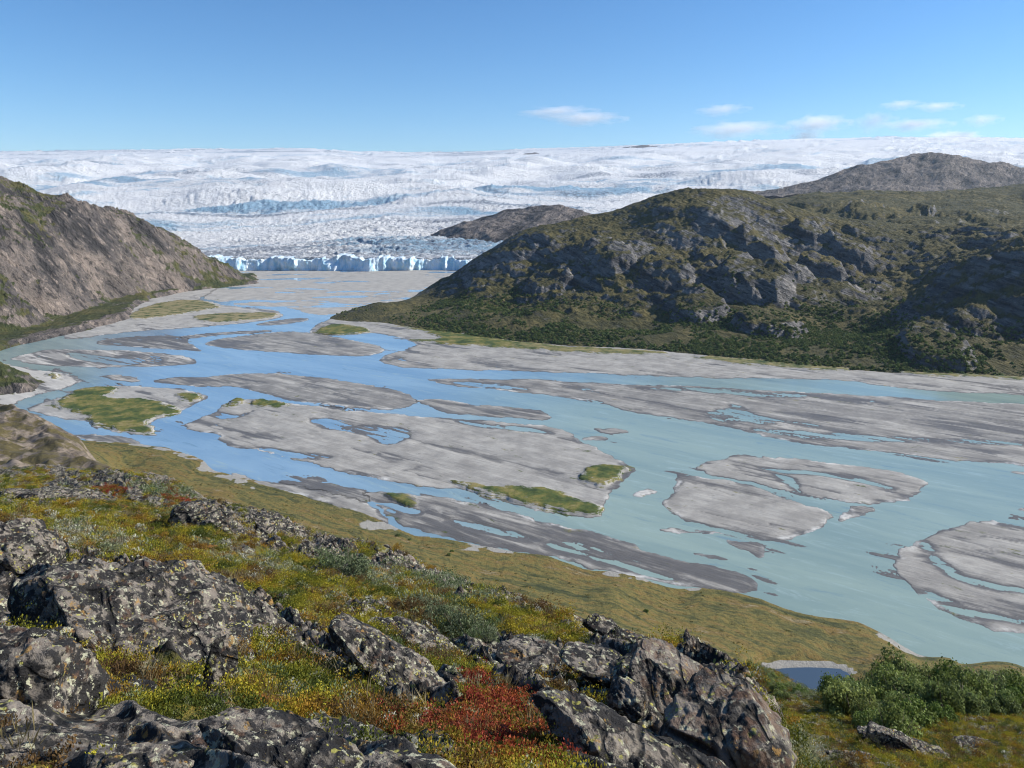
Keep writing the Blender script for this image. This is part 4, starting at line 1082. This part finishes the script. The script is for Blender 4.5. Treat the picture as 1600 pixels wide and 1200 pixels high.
def stems(name, seed, n, rad, hgt, th, mat):
    rs = np.random.RandomState(seed)
    V = []; F = []
    for i in range(n):
        az = rs.uniform(0, 6.283); sp = rs.uniform(0.15, 0.8)
        base = np.array([math.cos(az), math.sin(az), 0]) * rad * 0.12
        tip = np.array([math.cos(az) * rad * sp, math.sin(az) * rad * sp, hgt * rs.uniform(0.6, 0.95)])
        midp = (base + tip) / 2 + rs.normal(size=3) * rad * 0.08
        b0 = len(V)
        for p, t in ((base - [0, 0, 0.12 * hgt], th), (midp, th * 0.65), (tip, th * 0.2)):
            for k in range(4):
                V.append(p + np.array([math.cos(k * 1.571), math.sin(k * 1.571), 0]) * t)
        for s in (0, 4):
            for k in range(4):
                F.append([b0 + s + k, b0 + s + (k + 1) % 4, b0 + s + 4 + (k + 1) % 4, b0 + s + 4 + k])
    return mesh_np(name, np.array(V), np.array(F), mat)

m = Mat('stem_bark'); M_STEM = m.done(m.mix(m.noise(m.objc(), 12, 3), (0.09, 0.07, 0.055), (0.2, 0.17, 0.14)), 0.9)
M_TINT = leaf_mat('heath_leaf', [], True, 0.3)
M_WILLOW = leaf_mat('willow_leaf', [(0.11, 0.165, 0.035), (0.18, 0.225, 0.055), (0.14, 0.18, 0.065), (0.23, 0.26, 0.07)], False, 0.3)
M_GREYW = leaf_mat('grey_willow_leaf', [(0.12, 0.15, 0.075), (0.16, 0.19, 0.10), (0.10, 0.135, 0.06)], False, 0.25)

def scatter(name, label, pts, scl, tints, protos, cat_kind='stuff', tilt=0.25, seed=1):
    """one object whose geometry nodes set a copy of the prototypes on every point"""
    n = len(pts)
    rs = np.random.RandomState(seed)
    me = bpy.data.meshes.new(name)
    me.vertices.add(n); me.vertices.foreach_set('co', np.ascontiguousarray(pts, np.float32).ravel())
    a = me.attributes.new('scl', 'FLOAT', 'POINT'); a.data.foreach_set('value', np.asarray(scl, np.float32))
    a = me.attributes.new('tint', 'FLOAT_COLOR', 'POINT'); a.data.foreach_set('color', np.concatenate([tints, np.ones((n, 1))], 1).astype(np.float32).ravel())
    a = me.attributes.new('rot', 'FLOAT_VECTOR', 'POINT')
    rot = np.stack([rs.normal(size=n) * tilt, rs.normal(size=n) * tilt, rs.uniform(0, 6.283, n)], 1)
    a.data.foreach_set('vector', rot.astype(np.float32).ravel())
    me.update()
    o = obj(name, me)
    ng = bpy.data.node_groups.new(name + '_nodes', 'GeometryNodeTree')
    ng.interface.new_socket('Geometry', in_out='INPUT', socket_type='NodeSocketGeometry')
    ng.interface.new_socket('Geometry', in_out='OUTPUT', socket_type='NodeSocketGeometry')
    N = ng.nodes; Lk = ng.links
    gi = N.new('NodeGroupInput'); go = N.new('NodeGroupOutput')
    ip = N.new('GeometryNodeInstanceOnPoints'); ip.inputs['Pick Instance'].default_value = True
    jn = N.new('GeometryNodeJoinGeometry')
    for pm_ in protos:
        oi = N.new('GeometryNodeObjectInfo'); oi.inputs['Object'].default_value = pm_; oi.inputs['As Instance'].default_value = True
        Lk.new(oi.outputs['Geometry'], jn.inputs[0])
    def na(nm, ty):
        k = N.new('GeometryNodeInputNamedAttribute'); k.data_type = ty; k.inputs['Name'].default_value = nm; return k.outputs['Attribute']
    ri = N.new('FunctionNodeRandomValue'); ri.data_type = 'INT'
    ri.inputs[4].default_value = 0; ri.inputs[5].default_value = len(protos) - 1
    Lk.new(gi.outputs[0], ip.inputs['Points']); Lk.new(jn.outputs[0], ip.inputs['Instance'])
    Lk.new(ri.outputs[2], ip.inputs['Instance Index'])
    Lk.new(na('rot', 'FLOAT_VECTOR'), ip.inputs['Rotation']); Lk.new(na('scl', 'FLOAT'), ip.inputs['Scale'])
    Lk.new(ip.outputs[0], go.inputs[0])
    md = o.modifiers.new('plants', 'NODES'); md.node_group = ng
    return tag(o, label, None, None, cat_kind)

def proto(me):
    return bpy.data.objects.new(me.name, me)     # never linked to the scene: only its copies are seen

# sample the near ground
X, Y, Z = NEAR
dX = np.abs(np.gradient(X, axis=1)); dY = np.abs(np.gradient(Y, axis=0))
front = np.gradient(PPY, axis=0) < 0.15
rsd = np.random.RandomState(5)
def sample(dens, cap):
    w = np.clip(dens, 0, None) * dX * dY * front * (np.abs(T) < 1.0) * (Y > 2.2)
    tot = w.sum()
    n = int(min(tot, cap))
    c = np.cumsum(w.ravel()); i = np.searchsorted(c, rsd.uniform(0, c[-1], n))
    i = np.clip(i, 0, w.size - 1)
    jr = rsd.uniform(-0.5, 0.5, (n, 2))
    x = X.ravel()[i] + jr[:, 0] * dX.ravel()[i]; y = Y.ravel()[i]
    return np.stack([x, y, Z.ravel()[i] - 0.01], 1), i
fall_ = np.minimum(1, (9.0 / Y) ** 1.15) * (Y < 130)
pn_a = fbm(X / 1.4, Y / 1.4, 4, 801); pn_b = fbm(X / 0.6 + 4, Y / 0.6, 3, 811)
pal = np.array([(0.075, 0.095, 0.018), (0.22, 0.215, 0.024), (0.38, 0.33, 0.032), (0.31, 0.17, 0.024), (0.11, 0.065, 0.025)])
def pick(i, rs, a=pn_a, pal=pal, sp=0.28):
    t = np.clip((a.ravel()[i] * 1.7 + 0.42) * (len(pal) - 1) + rs.normal(size=len(i)) * sp, 0, len(pal) - 1.001)
    k = t.astype(int); f = (t - k)[:, None]
    return pal[k] * (1 - f) + pal[k + 1] * f
heath_w = veg * near
P_H = [proto(tuft('heath_tuft', 900 + k, 170, 0.15, 0.085, 0.024, 0.013, M_TINT, 0.6, 6)) for k in range(3)]
pts, i = sample(120 * heath_w * (1 - 0.85 * red) * (1 - 0.8 * palez) * (1 - 0.5 * wil) * sstep(-0.35, 0.0, pn_b) * fall_, 75000)
scatter('heath', 'olive and golden low heath growing between the rocks', pts, rsd.uniform(0.6, 1.25, len(i)) * np.clip((Y.ravel()[i] / 9) ** 0.38, 0.8, 2.6), pick(i, rsd), P_H, seed=2)
P_R = [proto(tuft('red_tuft', 920 + k, 130, 0.13, 0.10, 0.026, 0.020, M_TINT, 0.5, 6)) for k in range(2)]
pts, i = sample(150 * red * near * sstep(-0.5, 0.1, pn_b + 0.15) * fall_, 14000)
scatter('red_heath', 'crimson and orange dwarf birch leaves among the heath', pts, rsd.uniform(0.5, 1.2, len(i)) * np.clip((Y.ravel()[i] / 9) ** 0.4, 0.8, 2.5),
        pick(i, rsd, pn_b, np.array([(0.20, 0.15, 0.02), (0.34, 0.09, 0.03), (0.24, 0.045, 0.028), (0.36, 0.085, 0.05), (0.18, 0.13, 0.03)]), 0.55), P_R, seed=3)
P_L = [proto(tuft('lichen_tuft', 940 + k, 90, 0.10, 0.07, 0.030, 0.020, M_TINT, 0.4, 7)) for k in range(2)]
pts, i = sample((120 * palez + 14 * veg) * near * sstep(-0.25, 0.2, pn_b) * fall_, 16000)
scatter('reindeer_lichen', 'cream and grey green reindeer lichen cushions on the slope', pts, rsd.uniform(0.5, 1.2, len(i)) * np.clip((Y.ravel()[i] / 9) ** 0.4, 0.8, 2.5),
        pick(i, rsd, pn_a, np.array([(0.25, 0.27, 0.15), (0.36, 0.37, 0.25), (0.45, 0.45, 0.36)]), 0.6), P_L, seed=4)
P_W = [proto(tuft('willow_tuft', 960 + k, 110, 0.22, 0.24, 0.060, 0.022, M_TINT, 0.5, 6)) for k in range(2)]
pts, i = sample(17 * (wil + 0.04 * veg) * near * fall_, 7000)
scatter('dwarf_willow', 'grey green dwarf willow carpet along the crest', pts, rsd.uniform(0.6, 1.2, len(i)) * np.clip((Y.ravel()[i] / 14) ** 0.4, 0.7, 2.2),
        pick(i, rsd, pn_a, np.array([(0.10, 0.14, 0.055), (0.16, 0.20, 0.09), (0.24, 0.27, 0.16)]), 0.6), P_W, seed=5)
P_G = [proto(tuft('grass_tuft', 980 + k, 40, 0.10, 0.05, 0.16, 0.007, M_TINT, 0.85, 4)) for k in range(2)]
pts, i = sample(13 * veg * near * sstep(0.0, 0.3, pn_a) * fall_, 9000)
scatter('grass', 'dry straw coloured grass blades in the heath', pts, rsd.uniform(0.6, 1.3, len(i)) * np.clip((Y.ravel()[i] / 9) ** 0.3, 0.8, 2.0),
        pick(i, rsd, pn_b, np.array([(0.16, 0.13, 0.06), (0.26, 0.22, 0.13), (0.13, 0.08, 0.04)]), 0.8), P_G, seed=6)

# low scrub and hummocks out on the meadow
mw = bench * (Zbase > 0.8) * sstep(0.02, 0.30, fbm(X / 34, Y / 16, 4, 821) + 0.25 * fbm(X / 7, Y / 7, 3, 831)) * (1 - beach) * (dp < -8)
w_ = mw * dX * dY * 0.055 + bench * (Zbase > 0.8) * (1 - beach) * (dp < -8) * dX * dY * 0.010
cdf_ = np.cumsum(w_.ravel()); n_m = int(min(cdf_[-1], 6000)); i = np.clip(np.searchsorted(cdf_, rsd.uniform(0, cdf_[-1], n_m)), 0, w_.size - 1)
P_M = [proto(tuft('scrub_tuft', 990 + k, 70, 0.55, 0.30, 0.16, 0.10, M_TINT, 0.4, 6)) for k in range(3)]
pts = np.stack([X.ravel()[i] + rsd.uniform(-.4, .4, n_m), Y.ravel()[i] + rsd.uniform(-1, 1, n_m), Z.ravel()[i] - 0.03], 1)
scatter('meadow_scrub', 'low dark and golden scrub clumps dotted over the river meadow', pts, rsd.uniform(0.5, 1.7, n_m),
        pick(i, rsd, pn_b, np.array([(0.05, 0.065, 0.02), (0.10, 0.10, 0.025), (0.17, 0.14, 0.035), (0.20, 0.13, 0.03)]), 0.9), P_M, seed=8)

# ------------------------------------------------------------------ willow shrubs, one by one
def shrub_kit(name, seed, n, rad, hgt, L, W, mat, th):
    return bush(name + '_foliage', seed, n, rad, hgt, L, W, mat), stems(name + '_stems', seed, 12, rad, hgt, th, M_STEM)
KIT = [shrub_kit('willow', 1000 + k, 4400, 1.0, 1.0, 0.11, 0.072, M_WILLOW, 0.03) for k in range(4)]
KITG = [shrub_kit('grey_willow', 1020 + k, 2600, 1.0, 0.75, 0.085, 0.034, M_GREYW, 0.02) for k in range(2)]
def place_shrub(kit, x, y, z, s, rz, label, group=None, name='willow_shrub', sz=1.0):
    r = bpy.data.objects.new(name, None); COL.objects.link(r)
    r.location = (x, y, z); r.scale = (s, s, s * sz); r.rotation_euler = (0, 0, rz)
    r.empty_display_size = 0.2
    tag(r, label, 'shrub', group)
    obj('foliage', kit[0], r); obj('stems', kit[1], r)
    return r
rs = np.random.RandomState(77)
# big dark green thicket at the lower right, bush by bush
def band(x0, x1, top, bot):
    return [(x0, x1, top, bot)]
spots = []
for _ in range(2600):
    px = rs.uniform(1290, 1690); py = rs.uniform(1062, 1168)
    topl = np.interp(px, [1290, 1340, 1420, 1480, 1600, 1700], [1090, 1072, 1066, 1062, 1070, 1080])
    botl = np.interp(px, [1290, 1330, 1400, 1440, 1480, 1560, 1620, 1700], [1102, 1132, 1165, 1140, 1126, 1116, 1108, 1108])
    if not (topl < py < botl): continue
    x, y, z = hit(px, py)
    if y > 125 or y < 20: continue
    s = rs.uniform(1.8, 3.6) * np.clip(y / 85, 0.55, 1.15)
    if any((x - a) ** 2 + (y - b) ** 2 < (0.78 * (s + c)) ** 2 * 0.8 for a, b, d, c in spots): continue
    spots.append((x, y, z, s))
    if len(spots) > 110: break
for k, (x, y, z, s) in enumerate(spots):
    place_shrub(KIT[k % 4], x, y, z - 0.1 * s, s, rs.uniform(0, 6.28), 'leafy green willow bush in the dense thicket at the lower right', 'willow bushes in the lower right thicket', 'willow_shrub', rs.uniform(1.0, 1.4))
for px, py, s, lab in [(728,985,0.62,'grey green willow shrub standing in the heath above the striped slab'), (548,905,0.75,'low grey green willow clump right of the pale lichen'), (1330,1112,2.0,'pale green willow bush at the near left corner of the thicket'), (1385,1140,2.1,'grey green willow bush nearest the camera in front of the thicket'),
                       (760,1000,0.45,'small willow shrub at the right foot of the larger shrub'), (690,968,0.5,'small willow shrub behind the left side of the larger shrub')]:
    x, y, z = hit(px, py)
    place_shrub(KITG[int(px) % 2], x, y, z - 0.05, s * y / 15 if px < 1000 else s * y / 60, rs.uniform(0, 6.28), lab)
# low dark bushes by the pond
n_ = 0
for _ in range(400):
    px = rs.uniform(1160, 1320); py = rs.uniform(1042, 1095)
    if py < np.interp(px, [1160, 1200, 1250, 1320], [1042, 1056, 1076, 1082]): continue
    x, y, z = hit(px, py)
    if y > 135: continue
    place_shrub(KIT[n_ % 4], x, y, z - 0.1, rs.uniform(0.6, 1.2) * y / 90, rs.uniform(0, 6.28), 'low dark willow bush on the slope just below the pond', 'low willow bushes below the pond', 'willow_shrub', 0.7)
    n_ += 1
    if n_ > 24: break
# a few bushes out on the meadow
for k, (px, py, s) in enumerate([(700,870,1.6),(622,838,1.8),(640,845,1.3),(706,862,1.2),(1010,958,1.5),(1225,936,1.5)]):
    x, y, z = hit(px, py)
    place_shrub(KIT[k % 4], x, y, z - 0.1, s, rs.uniform(0, 6.28), ['small dark bush alone in the middle of the meadow', 'dark bush by the shore at the left of the meadow', 'second dark bush by the shore right of the first', 'tiny bush behind the lone meadow bush', 'small bush on the right of the meadow', 'small bush on the river edge of the meadow'][k])

# thickets along the foot of the right hill
HX, HY, HZ = HILL
gx = np.gradient(HZ, axis=1) / np.maximum(np.gradient(HX, axis=1), 1e-3)
wd = np.abs(np.gradient(HX, axis=1)) * np.abs(np.gradient(HY, axis=0)) * (HY < 1500) * (HZ > 1.0)
nz = fbm(HX / 90, HY / 90, 4, 901) + 0.35 * fbm(HX / 22, HY / 22, 3, 911)
hp = HX / HY * FPX + 800
low = sstep(48, 10, HZ) * (HX > -260)
wd = wd * (low * sstep(-0.22, 0.05, nz + 0.2 * sstep(900, 1300, hp)) * sstep(620, 720, hp) + 0.10 * sstep(130, 60, HZ) * sstep(0.15, 0.35, nz))
cdf = np.cumsum(wd.ravel()); ii = np.searchsorted(cdf, rsd.uniform(0, cdf[-1], 9000)); ii = np.clip(ii, 0, wd.size - 1)
PB = [proto(bush('thicket_bush', 1100 + k, 170, 1.0, 0.9, 0.42, 0.32, M_TINT, 9)) for k in range(3)]
pts = np.stack([HX.ravel()[ii], HY.ravel()[ii], HZ.ravel()[ii] - 0.5], 1)
tn = np.array([(0.085, 0.13, 0.045), (0.125, 0.17, 0.055), (0.17, 0.20, 0.065)])
scatter('willow_thicket', 'dark green willow thickets along the foot of the right hill', pts, rsd.uniform(1.6, 4.4, len(ii)), tn[rsd.randint(0, 3, len(ii))] * rsd.uniform(0.8, 1.2, (len(ii), 1)), PB, tilt=0.15, seed=7)

# ------------------------------------------------------------------ clouds far beyond the ice cap
def mat_cloud(dens):
    m = Mat('cloud'); m.n.remove(m.b)
    p = m.objc()
    n = m.noise(m.map(p, (1.6, 1.6, 1.1)), 1.0, 5, 0.6)
    r = m.new('ShaderNodeVectorMath', operation='LENGTH'); m.put(r.inputs[0], p)
    f = m.math('SUBTRACT', m.math('ADD', m.math('SUBTRACT', 1.0, r.outputs['Value']), m.math('MULTIPLY', m.math('SUBTRACT', n, 0.5), 2.4)), 0.32)
    d = m.math('MULTIPLY', m.math('MAXIMUM', f, 0.0), dens)
    v = m.new('ShaderNodeVolumePrincipled'); m.put(v.inputs['Density'], d); v.inputs['Color'].default_value = (0.98, 0.98, 1, 1); v.inputs['Anisotropy'].default_value = 0.3
    m.t.links.new(v.outputs[0], m.n['Material Output'].inputs['Volume'])
    return m.m
CV, CF = cube_sphere(6)
cm = {}
for k, d in (('thin', 0.0030), ('full', 0.0045)):
    cm[k] = mesh_np('cloud', CV, CF, mat_cloud(d))
for lab, px, py, w, h, kd in [
 ('thin grey streak of cloud leftmost above the ice cap', 868,174,110,16,'thin'), ('longer grey wisp just below the leftmost streak', 915,184,125,20,'thin'),
 ('small grey cloud alone high over the hill', 1127,171,76,17,'thin'), ('long flat grey cloud low over the ice cap', 1150,201,140,24,'thin'),
 ('brightest puffy white cloud low over the ice cap', 1276,193,96,28,'full'), ('soft pale cloud right of the brightest one', 1365,189,62,28,'thin'),
 ('faint wisp highest on the right', 1408,163,64,14,'thin'), ('faint thin wisp right of the highest', 1465,166,72,14,'thin'),
 ('long faint cloud trailing right of the soft pale one', 1430,194,110,18,'thin'), ('small faint cloud rightmost in the sky', 1535,187,60,18,'thin'),
 ('low white cloud top peeping over the ice cap', 1258,214,62,18,'full'), ('white cloud bank half hidden by the ice cap at the right', 1490,214,110,20,'full')]:
    x, y, z = px2w(px, py, 24000)
    o = obj('cloud', cm[kd]); o.location = (x, y, z)
    s = y / FPX / 2 * 1.35
    o.scale = (w * s, w * s * 0.5, h * s * 1.15)
    o.rotation_euler = (0, 0, (px % 7) * 0.1)
    tag(o, lab, 'cloud')

# ------------------------------------------------------------------ the air
hz = bpy.data.meshes.new('haze')
x0, x1, y0, y1, z0, z1 = -13000, 13000, -400, 15500, -45, 1450
hz.from_pydata([(x0,y0,z0),(x1,y0,z0),(x1,y1,z0),(x0,y1,z0),(x0,y0,z1),(x1,y0,z1),(x1,y1,z1),(x0,y1,z1)], [], [(3,2,1,0),(4,5,6,7),(0,1,5,4),(1,2,6,5),(2,3,7,6),(3,0,4,7)])
m = Mat('air'); m.n.remove(m.b)
v = m.new('ShaderNodeVolumePrincipled'); v.inputs['Color'].default_value = (0.64, 0.82, 1.0, 1); v.inputs['Density'].default_value = HAZE; v.inputs['Anisotropy'].default_value = 0.2
m.t.links.new(v.outputs[0], m.n['Material Output'].inputs['Volume'])
hz.materials.append(m.m)
tag(obj('haze', hz), 'thin blue haze filling the valley air', None, None, 'stuff')
